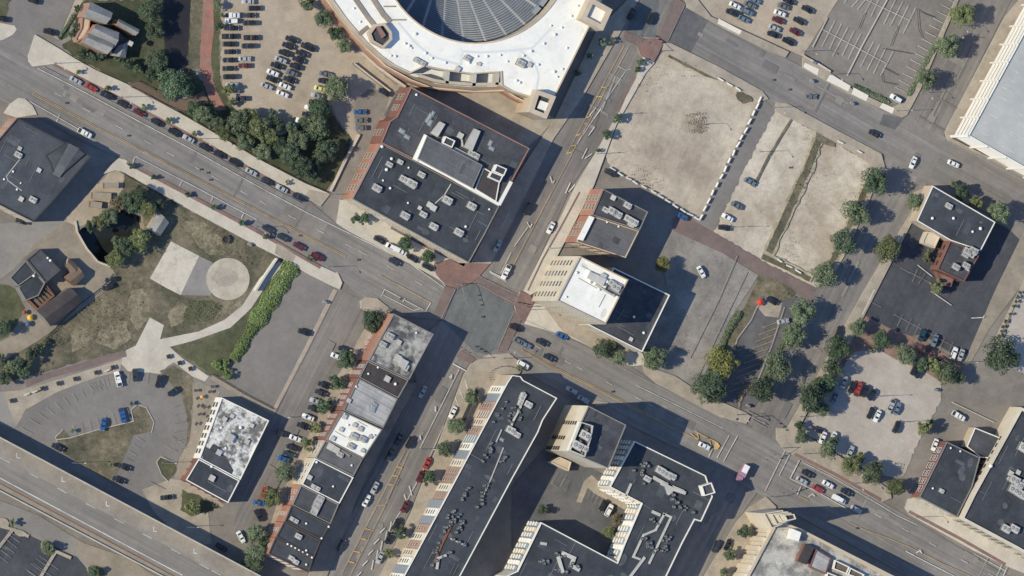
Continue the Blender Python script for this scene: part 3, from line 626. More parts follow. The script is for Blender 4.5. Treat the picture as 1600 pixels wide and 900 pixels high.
def block(root, poly_px, h, wall, roof, z0=0.0, front=None, par=.55, parcol=None, pw=.35, name=None, win=None, budget=None, ztop_px=None):
    """one volume: wall mesh, roof mesh, parapet ring as separate parts"""
    P = W(poly_px, ztop_px if ztop_px is not None else h); Q = rel(root, P)
    mw, mf = MB(), MB()
    for i in range(len(Q)):
        a, c = Q[i], Q[(i+1) % len(Q)]; nd = Vector((c[1]-a[1], a[0]-c[0])).normalized()
        (mf if front and nd.y < -.6 else mw).quad([(*a, z0), (*c, z0), (*c, h), (*a, h)])
    mw.build('wall' if not name else name+'_wall', _M[wall], root)
    if mf.f: mf.build('front_wall', _M[front], root)
    mb = MB(); mb.quad([(x, y, h) for x, y in Q]); mb.build('roof' if not name else name+'_roof', _M[roof], root)
    ar_ = abs(sum(Q[i][0]*Q[(i+1)%len(Q)][1]-Q[(i+1)%len(Q)][0]*Q[i][1] for i in range(len(Q))))/2
    if roof in ('roof_black', 'roof_b1', 'roof_charcoal', 'roof_white', 'roof_grey') and ar_ > 120:
        r3 = random.Random(int(ar_)); bx = [min(p[0] for p in Q), max(p[0] for p in Q), min(p[1] for p in Q), max(p[1] for p in Q)]
        def inside(x, y):
            c = False; j = len(Q)-1
            for i in range(len(Q)):
                if (Q[i][1] > y) != (Q[j][1] > y) and x < (Q[j][0]-Q[i][0])*(y-Q[i][1])/(Q[j][1]-Q[i][1])+Q[i][0]: c = not c
                j = i
            return c
        k = 0; tries = 0; want = min(26, int(ar_/55))
        while k < want and tries < 400:
            tries += 1; x, y = r3.uniform(*bx[:2]), r3.uniform(*bx[2:]); t_ = r3.random(); rot = r3.choice([A_ROT, B_ROT]); M = Matrix.Translation((x, y, h)) @ Matrix.Rotation(rot, 4, 'Z')
            l_, w_ = (r3.uniform(1.5, 5), r3.uniform(1, 3)) if t_ < .6 else (r3.uniform(4, 9), .14)
            cs = [M @ Vector((sx*l_/2, sy*w_/2, 0)) for sx in (-1.15, 1.15) for sy in (-1.3, 1.3)]
            if not all(inside(c.x, c.y) for c in cs): continue
            k += 1; mb = MB()
            if t_ < .6:
                zz_ = .008+.003*k; n_ = 9; mb.quad([tuple(M @ Vector((math.cos(2*math.pi*q/n_)*l_/2*(1+r3.uniform(-.2,.15)), math.sin(2*math.pi*q/n_)*w_/2*(1+r3.uniform(-.2,.15)), zz_))) for q in range(n_)] if t_ < .3 else [tuple(M @ Vector((sx*l_/2, sy*w_/2, zz_))) for sx, sy in ((-1,-1),(1,-1),(1,1),(-1,1))])
                mb.build('ponding_stain' if t_ < .3 else 'roof_patch', _M[('stain_white' if roof == 'roof_white' else ('stain_dust' if t_ < .3 else r3.choice(['roof_black', 'roof_charcoal', 'roof_b1', 'stain_dust'])))], root)
            else:
                mb.box(-l_/2, l_/2, -.07, .07, .1, .24, 0, M); mb.build('conduit', _M['metal_grey'], root)
    if par:
        I = offset(Q, pw); n = len(Q); mb = MB()
        for i in range(n):
            j = (i+1) % n
            mb.quad([(*Q[i], h+.001), (*Q[j], h+.001), (*Q[j], h+par), (*Q[i], h+par)])
            mb.quad([(*I[j], h), (*I[i], h), (*I[i], h+par), (*I[j], h+par)])
            mb.quad([(*Q[i], h+par), (*Q[j], h+par), (*I[j], h+par), (*I[i], h+par)])
        mb.build('parapet', _M[parcol or wall], root)
    if win:
        budget = budget if budget is not None else [90]
        for i in range(len(P)):
            a, b = P[i], P[(i+1) % len(P)]
            if faces_camera(a, b) and math.dist(a, b) > 5:
                edge_windows(root, a, b, z0, h, budget=budget, **win)
    return Q
def building(name, label, cat, anchor, group=None):
    x, y = G(*anchor); r = empty(name, (x, y, 0)); tag(r, label, cat, group); return r
def duct(root, pts, h, wd=.5, hh=.45, z=.25, mt='metal_light', name='duct'):
    P = rel(root, [G(*p, h) for p in pts]); mb = MB()
    for a, b in zip(P[:-1], P[1:]):
        d = Vector(b)-Vector(a); L = d.length
        if L < .05: continue
        M = Matrix.Translation((*a, h+z)) @ Matrix.Rotation(math.atan2(d.y, d.x), 4, 'Z')
        mb.box(-wd/2+.01, L+wd/2-.02-.013*len(mb.v), -wd/2, wd/2, 0, hh+.004*len(mb.v)/8, 0, M)
    mb.build(name, _M[mt], root)
def sub(root, poly, z0, h, wall, roof, name, **k): return block(root, poly, h, wall, roof, z0=z0, name=name, **k)

# ---------------------------------------------------------------- buildings
# 1 warehouse, upper left
b = building('warehouse', 'large black flat roofed warehouse at the left edge beside the boulevard', 'building', (50,300))
block(b, [(27,184),(143,244),(80,317),(52,347),(-40,300),(-62,340),(-90,320)], 12.4, 'wall_brick_orange', 'roof_b1', parcol='metal_dark', front='wall_tan', win=dict(bay=4, floor=3.9, ww=2, wh=2))
sub(b, [(72,243),(105,222),(134,240),(90,278),(84,272),(80,258)], 12.4, 13.3, 'metal_dark', 'roof_charcoal', 'raised', par=.1)
mb = MB(); Q = rel(b, W([(93,278),(82,272),(108,224),(124,232)], 13.4)); mb.prism(Q, 13.3, 13.42); mb.build('roof_patch', _M['roof_grey'], b)
equip(b, [(27,242,'u',1.2),(60,266,'h',1.1),(32,311,'h',1.2),(50,312,'u',1.2),(55,314,'v'),(26,296,'v'),(20,268,'v'),(32,286,'v',.8),(30,232,'h',1),(6,280,'v')], 12.4)
duct(b, [(30,250),(10,275),(12,282),(34,298)], 12.4, .3, .12, .02)
# 2 lower left brown sheds
b = building('brick_workshop', 'low dark roofed workshop with skylights and pale edges left of the sunken basin', 'building', (60,430))
block(b, [(62,389),(94,422),(71,442),(41,406)], 7.5, 'wall_grey', 'roof_charcoal', parcol='wall_dark')
sub(b, [(40,407),(56,427),(28,447),(15,434)], 0, 6.5, 'wall_grey', 'roof_black', 'annex', parcol='wall_grey')
sub(b, [(57,428),(70,443),(60,462),(40,470),(28,449)], 0, 5.5, 'wall_grey', 'roof_black', 'rear', par=.3)
equip(b, [(78,407,'v',1.2),(74,403,'v'),(52,431,'v',1.2)], 7.5)
b = building('tin_shed', 'small brown two part pitched shed just right of the dark workshop', 'shed', (115,420))
def gable(root, poly, h, rise, wall, roof, ov=.3, cross=False):
    """ridge along the longer side of the four-cornered plan"""
    P = rel(root, W(poly, h)); 
    if (math.dist(P[0], P[1])+math.dist(P[2], P[3]) < math.dist(P[1], P[2])+math.dist(P[3], P[0])) != cross: P = P[1:]+P[:1]
    mb = MB(); mb.prism(P, 0, h, top=False)
    r0, r1 = lerp(P[1], P[2], .5), lerp(P[3], P[0], .5)
    mb.quad([(*P[1], h), (*P[2], h), (*r0, h+rise)]); mb.quad([(*P[3], h), (*P[0], h), (*r1, h+rise)]); mb.build('wall', _M[wall], root)
    c = Vector(lerp(lerp(P[0], P[1], .5), lerp(P[2], P[3], .5), .5))
    E = [tuple(Vector(p)+(Vector(p)-c).normalized()*ov) for p in P]; s0, s1 = lerp(E[1], E[2], .5), lerp(E[3], E[0], .5); d = .12
    mb = MB()
    mb.quad([(*E[0], h-.1), (*E[1], h-.1), (*s0, h+rise+d), (*s1, h+rise+d)]); mb.quad([(*E[2], h-.1), (*E[3], h-.1), (*s1, h+rise+d), (*s0, h+rise+d)])
    mb.quad([(*E[1], h-.1), (*E[0], h-.1), (*E[0], h-.22), (*E[1], h-.22)]); mb.quad([(*E[3], h-.1), (*E[2], h-.1), (*E[2], h-.22), (*E[3], h-.22)])
    mb.build('roof', _M[roof], root)
gable(b, [(107,404),(121,417),(111,430),(99,434),(105,420)][:0] or [(108,404),(122,417),(113,428),(103,415)], 4.5, .8, 'wall_tan', 'wood')
gable(b, [(122,418),(131,432),(117,446),(101,433)], 4.6, 1.1, 'wall_brick_red', 'wood')
b = building('open_barn', 'brown striped metal roof building with an unroofed inner court, lower left', 'building', (90,475))
gable(b, [(110,450),(127,472),(80,509),(58,485)], 6, 1.6, 'wall_grey', 'roof_brownish')
sub(b, [(48,455),(72,446),(84,462),(58,484),(44,470)], 0, 3.0, 'wall_brick_red', 'wood', 'court', par=1.4)
for k in range(5): duct(b, [(50+5*k,456-3*k+6),(60+5*k,474-4*k)], 4.2, .3, .25, 0, 'wood', 'beam')
# 3 house
b = building('old_house', 'grey shingled house with steep gables and salmon brick front in the top left garden', 'house', (160,60))
gable(b, [(142,4),(175,20),(165,37),(130,26)], 10.5, 2.4, 'terracotta', 'shingle_grey')
gable(b, [(151,38),(185,51),(178,74),(140,52)], 10.5, 2.6, 'terracotta', 'shingle_grey')
gable(b, [(140,53),(178,66),(167,84),(130,66)], 10.7, 2.2, 'terracotta', 'shingle_grey')
gable(b, [(186,30),(217,46),(211,55),(184,39)], 9, 1.5, 'terracotta', 'shingle_grey')
gable(b, [(200,65),(196,90),(175,86),(186,72)], 6, 1.6, 'terracotta', 'shingle_grey')
sub(b, [(128,24),(141,28),(139,44),(131,58),(120,66),(117,60),(126,44)], 0, 4.6, 'terracotta', 'wall_tan', 'porch', par=.7, win=dict(bay=2.6, floor=2.6, ww=1.1, wh=1.5))
sub(b, [(165,60),(184,48),(200,64),(184,78),(176,84)], 0, 5.5, 'wall_tan', 'roof_charcoal', 'rear', par=0)
equip(b, [(145,52,'h',1.0),(148,47,'h',.8),(203,68,'h',1.2)], 8.2)
b = building('garden_house', 'little dark grey gabled hut standing at the edge of the sunken basin', 'hut', (240,350))
gable(b, [(247,332),(263,348),(250,368),(232,356)], 4.2, 1.6, 'wall_tan', 'shingle_grey')
# 4 large black-roofed block
b = building('department_block', 'huge black flat roofed brick block between the stadium and the boulevard', 'building', (680,280))
wn = dict(bay=4.4, floor=4.2, ww=2.3, wh=2.2, fr='frame_light')
bud = [90]
block(b, [(595,224),(550,311),(732,411),(757,366),(780,322),(645,250)], 14, 'wall_brick_orange', 'roof_black', win=wn, budget=bud, par=.5, parcol='wall_grey', front='wall_cream')
sub(b, [(642,136),(827,232),(798,286),(780,321),(646,249),(595,223),(609,189),(620,182)], 0, 15.5, 'wall_brick_red', 'roof_charcoal', 'north', parcol='wall_brick_pale', win=wn, budget=bud)
sub(b, [(667,212),(754,258),(738,294),(652,248)], 15.5, 18.3, 'wall_white', 'roof_grey', 'hall', par=.25, parcol='metal_grey')
sub(b, [(756,262),(782,277),(775,316),(742,296)], 15.5, 16.4, 'wall_white', 'roof_brownish', 'wing', par=.25, parcol='wall_white')
sub(b, [(776,257),(792,264),(787,275),(771,268)], 15.5, 19, 'wall_white', 'roof_black', 'penthouse', par=.4, parcol='wall_white')
sub(b, [(768,268),(786,275),(781,285),(763,277)], 15.5, 18.4, 'wall_white', 'roof_black', 'machine_room', par=.4, parcol='wall_white')
sub(b, [(696,213),(711,220),(706,231),(691,224)], 15.5, 18.5, 'wall_white', 'roof_black', 'stair', par=.5, parcol='wall_white')
sub(b, [(688,190),(696,194),(684,214),(674,208)], 15.5, 17.5, 'metal_light', 'metal_light', 'plant', par=0)
sub(b, [(742,201),(751,205),(738,236),(726,230)], 15.5, 17.6, 'metal_light', 'metal_light', 'chiller', par=0)
duct(b, [(648,248),(700,275),(740,298),(778,319)], 15.6, 1.0, .9, 0, 'wall_white', 'coping')
duct(b, [(780,318),(797,286)], 15.7, 1.2, .9, 0, 'wall_white', 'coping')
duct(b, [(649,247),(664,215)], 15.6, 1.8, 1.4, 0, 'wall_white', 'coping')
duct(b, [(710,232),(745,250)], 15.6, .9, .8, 0); duct(b, [(720,212),(722,228)], 15.6, .6, .8, 0)
equip(b, [(718,212,'h',1.5),(672,182,'s',1.4,math.pi/2),(672,192,'s',1.4,math.pi/2),(668,188,'s',1.2,math.pi/2),(676,178,'s',1.2,math.pi/2),(650,148,'v',1.2),(766,224,'s',1.3,math.pi/2),(768,232,'s',1.3),(735,240,'u',1.2),(742,243,'u',1.2),(628,205,'s',1.5),(636,214,'s',1.3),(745,256,'v')], 15.5)
equip(b, [(607,257,'u',1.1),(603,265,'v',1.5),(611,248,'v',1.4),(629,280,'u',1.4),(641,287,'u',1.7),(657,273,'u',1.2),(587,294,'u',1.5),(624,253,'u',1),(598,282,'v'),(609,294,'v',1.2),(637,317,'v'),(655,325,'h'),(631,337,'u',1.5),(660,335,'u',1.2),(670,320,'h',1.4),(676,325,'h',1.5),(655,326,'v'),(676,354,'u',1.4),(697,313,'u',1.6),(735,322,'u',1.5),(715,363,'u',1.5),(727,354,'v',1.2),(764,327,'v'),(596,229,'v',1.5),(638,262,'v')], 14)
duct(b, [(704,288),(694,305),(677,320)], 14, .35, .15, .1)
b = building('grandstand', 'short grey stepped bleacher ramp with cream wall between parking lot and black block', 'grandstand', (618,160))
P_ = [(624,136),(640,137),(617,182),(600,181)]
mb = MB(); A0, A1, B1, B0 = [G(*p) for p in P_]
for k in range(14):
    t0, t1 = k/14, (k+1)/14
    p = [lerp(A0,B0,t0), lerp(A1,B1,t0), lerp(A1,B1,t1), lerp(A0,B0,t1)]; mb.prism(rel(b, ccw(p)), 0, .6+k*.22)
mb.build('steps', _M['roof_grey'], b)
mb = MB(); ribbon(mb, rel(b, [G(641,137),(G(618,183))]), 1.2, 4.2); m2 = MB(); m2.prism(rel(b, W([(640,137),(646,138),(624,184),(617,183)])), 0, 4.2); m2.build('wall', _M['wall_cream'], b)
m2 = MB(); m2.prism(rel(b, W([(596,184),(622,184),(621,189),(594,188)])), 0, 2.4); m2.build('brick_wall', _M['wall_brick_orange'], b)
# 5 brick building with two roof levels
b = building('brick_walkup', 'orange brick building with stepped charcoal roofs north of the white roofed tower', 'building', (930,350))
wn = dict(bay=3.6, floor=4, ww=2.2, wh=2.2, fr='frame_light')
block(b, [(942,295),(1012,331),(999,360),(925,336)], 17, 'wall_brick_orange', 'roof_charcoal', win=wn, parcol='wall_grey')
sub(b, [(924,337),(998,361),(977,403),(900,378)], 0, 15.5, 'wall_brick_orange', 'roof_grey', 'south', parcol='wall_tan', win=wn, budget=[50])
sub(b, [(922,337),(929,340),(911,376),(903,374)], 15.5, 17, 'wall_white', 'roof_white', 'monitor', par=0)
equip(b, [(957,309,'h',1.3),(979,321,'u',1.3),(955,330,'u',1.5),(963,335,'u',1.5),(980,342,'u',1.4),(988,347,'u',1.5),(945,328,'u',1.1),(985,350,'u',1.2)], 17); equip(b, [(948,347,'v'),(966,354,'v')], 15.5)
# 6 office tower with podium
b = building('office_tower', 'cream office tower with bright white roof at the northeast corner of the crossing', 'building', (900,450))
block(b, [(905,400),(981,437),(945,507),(869,470)], 33, 'wall_cream', 'roof_white', win=dict(bay=4.3, floor=4.1, ww=2.0, wh=2.2, fr='frame_light', start=1.3), budget=[96], parcol='wall_tan', par=.9)
sub(b, [(922,424),(948,436),(942,447),(917,434)], 33, 34.6, 'wall_white', 'metal_light', 'plant', par=0)
sub(b, [(952,440),(976,450),(968,464),(946,452)], 33, 33.8, 'metal_dark', 'metal_grey', 'grille', par=.3)
equip(b, [(960,449,'u',1.6),(955,443,'u',1.3),(900,426,'v',1.3),(921,441,'v',1.4),(935,452,'v',1.4),(948,440,'v',1.5),(941,432,'h',1.5),(967,447,'h',1.2),(884,464,'v')], 33)
duct(b, [(930,445),(958,462),(962,450)], 33, .6, .5, .2)
b2 = b
Q = sub(b, [(957,419),(970,421),(1046,461),(1003,550),(928,508),(944,507),(958,480)][:0] or [(958,418),(1046,461),(1003,550),(919,508)], 0, 12.3, 'wall_cream', 'roof_charcoal', 'podium', parcol='wall_white', par=.7, win=dict(bay=4.6, floor=3.8, ww=2.2, wh=2.2, fr='frame_light'), budget=[40])
equip(b, [(990,495,'v',1.2),(1005,520,'v',1.3),(985,530,'h',1)], 12.3)
# 7 terrace row
ROW = [
 ([(615,490),(677,522),(639,593),(575,563)], 16, 'roof_mottled', 'grey mottled roofed brick building at the north tip of the terrace row', 'wall_brick_orange', [(608,525,'u',1.3),(597,538,'u',1.2),(622,535,'h',1.3),(620,560,'h',1.8),(628,568,'h',2.2),(632,574,'h',1.6),(650,520,'v')]),
 ([(574,564),(638,594),(622,622),(561,590)], 15.4, 'roof_brownish', 'dark brown roofed building second from the north in the terrace row', 'wall_brick_red', [(604,592,'h',1.5),(617,600,'v',1.4),(575,584,'v'),(590,574,'v')]),
 ([(560,591),(621,623),(598,669),(536,641)], 15, 'roof_light_grey', 'light grey ribbed roof building third from the north in the terrace row', 'wall_brick_red', [(583,636,'s',1.4),(582,640,'s',1.3),(544,626,'h',1.1),(556,604,'v'),(586,632,'s',1.2)]),
 ([(535,642),(597,671),(567,717),(509,687)], 15, 'roof_white', 'bright white roofed building with small units in the terrace row', 'wall_brick_red', [(552,682,'u',1.3),(565,686,'u',1.2),(547,697,'u',1.1),(566,704,'h',1),(578,682,'h',1),(519,685,'h',1.1),(553,664,'h',1.1),(562,670,'h',1.2),(532,671,'h',1.1),(537,651,'h',1.2),(543,664,'v'),(584,680,'v')]),
 ([(508,688),(566,718),(552,744),(493,715)], 13.2, 'roof_grey', 'mid grey roof building directly south of the bright white roof', 'wall_tan', [(515,698,'h',1.7),(524,703,'h',1.6),(530,710,'u',1.1),(549,727,'v')]),
 ([(492,716),(552,746),(530,787),(471,757)], 13, 'roof_black', 'black roof building with white coping and three small vents in the terrace row', 'wall_cream', [(494,722,'v',1.2),(489,760,'u',.9),(495,763,'u',.9),(483,746,'h',1.2),(520,760,'v')]),
 ([(470,758),(529,788),(516,819),(456,789)], 12.5, 'roof_charcoal', 'black roof building with a long pale light well in the terrace row', 'wall_brick_orange', [(495,785,'u',1.2),(492,792,'u',1.2),(499,778,'u',1.2)]),
 ([(455,790),(515,820),(502,844),(444,815)], 13, 'roof_black', 'black roof building with scattered ducts, third from the south end of the terrace row', 'wall_brick_orange', [(456,811,'u',.9),(461,814,'u',.9),(478,818,'v'),(502,841,'v'),(513,823,'v')]),
 ([(443,816),(501,845),(490,871),(431,839)], 12.4, 'roof_black', 'black roof building with one small white unit, second from the south end of the row', 'wall_brick_orange', [(465,838,'u',1.1),(469,840,'v'),(478,860,'v')]),
 ([(430,840),(489,872),(482,895),(419,865)], 12, 'roof_charcoal', 'black roof building with dotted vent line at the south end of the row', 'wall_brick_orange', [(454,872,'u',1),(461,878,'u',1),(478,882,'v'),(449,850,'v'),(455,853,'v'),(461,856,'v'),(467,859,'v'),(473,862,'v'),(480,866,'v'),(487,871,'v')]),
]
for i, (poly, h, rf, lab, wl, eq) in enumerate(ROW):
    c = (sum(p[0] for p in poly)/4-12, sum(p[1] for p in poly)/4)
    b = building('terrace_building', lab, 'building', c, 'adjoining buildings of the terrace row')
    block(b, poly, h, wl, rf, parcol='wall_white' if i == 5 else ('wall_dark' if i > 6 else 'wall_grey'), par=.5, win=dict(bay=2.6, floor=3.7, ww=1.3, wh=1.9, fr='frame_white'), budget=[30])
    equip(b, eq, h)
    if i == 6: sub(b, [(499,774),(508,778),(494,806),(485,801)], h, h+1.1, 'metal_light', 'roof_light_grey', 'light_well', par=.2)
    if i == 4: duct(b, [(512,690),(530,702),(545,712)], h, .8, .7, .1, 'metal_grey')
# 8 small brick building by the curved car park
b = building('corner_brick_building', 'brick building with half white mottled and half black roof beside the curved parking lot', 'building', (345,700))
block(b, [(346,621),(420,657),(375,750),(311,716)], 8.6, 'wall_white', 'roof_snowy', par=.5, parcol='wall_white', win=dict(bay=3, floor=4, ww=1.6, wh=2, fr='frame_dark'))
sub(b, [(310,717),(374,751),(356,786),(290,750)], 0, 8.5, 'wall_brick_red', 'roof_black', 'south', par=.5, parcol='wall_white', win=dict(bay=3, floor=4, ww=1.6, wh=2))
sub(b, [(333,694),(345,700),(340,710),(327,703)], 8.6, 9.1, 'wall_dark', 'roof_black', 'curb', par=0)
mb = MB(); Q = rel(b, W([(318,697),(352,712),(365,735),(360,745),(316,722)], 8.65)); mb.prism(Q, 8.6, 8.66); mb.build('roof_patch', _M['roof_charcoal'], b)
equip(b, [(341,707,'h',1.4),(330,747,'h',1.5),(330,729,'v',1.3),(358,684,'h',2),(385,690,'h',1.2),(350,655,'h',1.2),(375,668,'v',1.5),(362,650,'h',1),(393,665,'h',1),(345,668,'v'),(352,700,'v')], 8.6)
# 9 long apartment block
b = building('apartment_block', 'long black roofed apartment block with coloured bay front facing the southern street', 'building', (730,750))
H9 = 18.8
P9 = [(790,600),(800,585),(812,588),(870,622),(848,656),(839,676),(800,748),(712,905),(700,930),(612,930),(635,892),(680,800),(762,643)]
P9 = [(792,598),(800,586),(813,588),(817,594),(870,622),(848,656),(840,676),(800,748),(716,905),(700,935),(612,935)]
Q = block(b, P9, H9, 'wall_tan', 'roof_black', parcol='frame_white' if False else 'wall_white', par=.6, pw=.3)
wa, wb = G(790,603,H9), G(612,935,H9)
L = math.dist(wa, wb); d = (Vector(wb)-Vector(wa))/L; out = Vector((d.y, -d.x)); 
if out.x > 0: out = -out
mat('bay_rust', (178,146,130), (160,132,120), var=.14)
seq = ['wall_white','glass_blue','bay_rust','bay_rust','wall_cream','bay_rust','glass_blue','wall_white','glass_blue','wall_cream','bay_rust','bay_rust','wall_cream','bay_rust','glass_blue','wall_white','glass_blue','bay_rust','wall_cream','bay_rust','wall_cream','wall_white','glass_blue','wall_white','bay_rust','wall_cream']
bl = L/len(seq); ang = math.atan2(d.y, d.x)
for i, s_ in enumerate(seq):
    dep = .2+.12*(i % 3)
    M = Matrix.Translation((wa[0]-b.location.x+d.x*bl*i, wa[1]-b.location.y+d.y*bl*i, 0)) @ Matrix.Rotation(ang, 4, 'Z')
    sg = 1 if (Matrix.Rotation(ang, 3, 'Z') @ Vector((0,1,0))).x < 0 else -1
    mb = MB(); y0, y1 = sorted((sg*.02, sg*dep)); mb.box(.12, bl-.12, y0, y1, 3.6 if i % 2 else 0, H9-.3-.6*(i % 2), 0, M)
    # floor bands and rails across the bay
    for f in range(1, 6):
        y0, y1 = sorted((sg*(dep+.002), sg*(dep+.14))); mb.box(.3, bl-.3, y0, y1, f*3.1-.06, f*3.1+.08, 1 if i % 3 == 0 else 0, M)
    mb.build('facade_bay', [_M[s_], _M['frame_white']], b)
    for f in range(5):
        c = Vector(wa)+d*(bl*(i+.5))+out*(dep+.0)
        if s_ != 'glass_blue' and i*5 < 130 and f > 0: inst('window', window_mesh(1.5, 1.7, 'frame_light', 'window_glass'), b, (c.x-b.location.x, c.y-b.location.y, f*3.1+1.0), math.atan2(-d.y, -d.x)+(0 if sg < 0 else math.pi) if False else (math.atan2(out.y, out.x)-math.pi/2))
mb = MB(); Q2 = rel(b, W([(724,596),(735,600),(722,634),(700,680),(690,676),(712,628)][:0] or [(744,606),(749,610),(724,664),(719,660)], 3.6)); mb.prism(Q2, 3.3, 3.7); mb.build('canopy', _M['metal_dark'], b)
eq = [(815,620,'u',1.3,1.57),(812,629,'u',1.1,1.57),(824,632,'u',1.3),(796,672,'u',1.5),(806,679,'u',1.2),(784,687,'s',1.0)]
eq += [(770+7*k+rnd.uniform(-1,1),660-11*k+rnd.uniform(-1,1),'c') for k in range(4)] + [(804+rnd.uniform(-9,9),650+rnd.uniform(-14,14),'c') for k in range(14)]
for (x0, y0, x1, y1, n) in [(770,690,755,722,9),(732,760,724,782,8),(759,755,748,792,13),(706,797,702,810,5),(718,805,692,830,12),(722,812,716,832,8),(700,862,676,882,8),(686,850,680,866,5),(786,715,780,722,4),(712,842,726,852,5)]:
    for k in range(n):
        t = k/max(1, n-1); eq.append((x0+(x1-x0)*t+rnd.uniform(-4,4), y0+(y1-y0)*t+rnd.uniform(-2,2), 'c', rnd.uniform(.8,1.35)))
equip(b, eq, H9)
duct(b, [(813,635),(800,660),(796,672)], H9, .7, .6); duct(b, [(706,818),(690,850),(678,880)], H9, .8, .4, .1, 'rust'); duct(b, [(786,700),(768,745),(755,775)], H9, .4, .2)
duct(b, [(695,868),(684,872),(682,888)], H9, .9, .7); duct(b, [(704,842),(722,850)], H9, .5, .5); duct(b, [(783,672),(775,690)], H9, .4, .4)
# 10 cream mid-rise
b = building('cream_midrise', 'cream walled mid-rise with open rooftop plant beside the long apartment block', 'building', (880,680))
H = 30
block(b, [(919,634),(978,664),(950,732),(887,705)], H, 'wall_cream', 'roof_charcoal', par=.6, parcol='wall_grey')
A = G(886,705,H); C2 = G(919,634,H)
dv = (Vector(C2)-Vector(A)).normalized(); ov = Vector((dv.y, -dv.x)); ov = ov if ov.x < 0 else -ov
for t, z0_ in ((.62, 9), (.6+.04, 9), (.29, 3), (.06, 2)):
    if t == .64: continue
    for k in range(6):
        p = lerp(A, C2, t); inst('window', window_mesh(1.3, 1.3, 'frame_dark', 'window_glass'), b, (p[0]-b.location.x, p[1]-b.location.y, z0_+k*2.9), math.atan2(ov.y, ov.x)-math.pi/2)
sub(b, [(906,659),(925,665),(922,684),(912,714),(888,704)], H, H+2.6, 'wall_white', 'roof_charcoal', 'plant_screen', par=1.8, parcol='metal_light')
equip(b, [(900,696,'u',1.8),(910,700,'u',1.5),(912,680,'u',1.8),(905,690,'c',1.6),(915,672,'c',1.6),(918,690,'c',1.4),(908,708,'c',1.3)], H+2.6)
sub(b, [(860,722),(876,712),(900,722),(896,736),(880,738)][:0] or [(858,722),(874,714),(892,722),(888,736)], 0, 4.2, 'wall_cream', 'wall_tan', 'porch', par=.6)
# 11 courtyard complex
b = building('courtyard_complex', 'angular black roofed complex with corner turret wrapped around a small parking court', 'building', (1000,820))
H = 15.6
P11 = [(991,689),(1102,743),(1113,776),(1095,815),(1085,812),(1066,848),(1041,900),(1020,940),(775,940),(790,900),(808,892),(845,816),(964,879),(975,850),(1002,787),(952,761)]
block(b, P11, H, 'wall_white', 'roof_black', parcol='wall_white', par=.7)
sub(b, [(1095,759),(1111,754),(1117,770),(1100,775)], H, H+3.2, 'wall_white', 'roof_charcoal', 'turret', par=.8)
for (a, c, n) in [((991,689),(952,761),9), ((952,761),(1002,787),5), ((1002,787),(964,879),10), ((845,816),(806,893),9)]:
    A_, C_ = G(*a, H), G(*c, H); L = math.dist(A_, C_); d = (Vector(C_)-Vector(A_))/L; out = Vector((d.y, -d.x))
    if out.x > 0: out = -out
    for i in range(n):
        p = Vector(A_)+d*(L*(i+.5)/n); wd = L/n-.5; s_ = ('glass_blue', 'wall_tan', 'glass_blue', 'wall_white')[i % 4] if n > 5 else 'wall_cream'
        M = Matrix.Translation((p.x-b.location.x, p.y-b.location.y, 0)) @ Matrix.Rotation(math.atan2(out.y, out.x)-math.pi/2, 4, 'Z')
        mb = MB(); mb.box(-wd/2, wd/2, .02, .7, 3.2, H-.8, 0, M)
        for f in range(1, 5): mb.box(-wd/2+.1, wd/2-.1, .702, 1.2, f*3.4-.1, f*3.4+.15, 1, M)
        mb.build('facade_bay', [_M[s_], _M['frame_white']], b)
eq = [(1030,735,'u',1.6),(1041,742,'u',1.6),(1048,744,'u',1.4),(1005,728,'c',1.5),(1008,724,'c',1.5),(1012,728,'c',1.4),(1003,742,'c',1.4),(1010,748,'u',1.2),(990,735,'c',1.2),(1050,780,'c',1.5),(1058,785,'c',1.5)]
for (x0, y0, x1, y1, n) in [(1056,790,1078,798,7),(1003,728,1008,755,6),(1018,812,1022,818,4),(1005,840,1022,862,12),(1020,858,1012,848,6),(1036,845,1046,840,8),(1030,860,1042,856,6),(845,878,855,880,9),(868,865,880,872,8),(892,880,900,888,8),(870,888,885,894,7),(1045,770,1055,788,4)]:
    for k in range(n):
        t = k/max(1, n-1); eq.append((x0+(x1-x0)*t+rnd.uniform(-5,5), y0+(y1-y0)*t+rnd.uniform(-3.5,3.5), 'c', rnd.uniform(.8,1.35)))
equip(b, eq, H)
duct(b, [(1022,747),(1040,757),(1044,770),(1052,762),(1066,768)], H, 1.3, 1, .1); duct(b, [(1034,756),(1050,764),(1068,770)], H, 1.2, 1.2, .1); duct(b, [(985,757),(978,773)], H, .8, .6, .1)
duct(b, [(1037,803),(1048,808),(1014,880)], H, .8, .5, .1); duct(b, [(1037,804),(1024,828),(1005,836),(989,870),(1000,874)], H, .8, .5, .1); duct(b, [(1006,872),(985,900)], H, 1.0, .5, .1)
duct(b, [(1020,800),(1029,804)], H, 1.1, .8, .1); duct(b, [(880,865),(896,872),(892,884),(903,890)], H, 1.4, .9, .1); duct(b, [(872,872),(878,892)], H, 1.2, .9, .1); duct(b, [(846,849),(852,850)], H, 1.0, .5, .1)
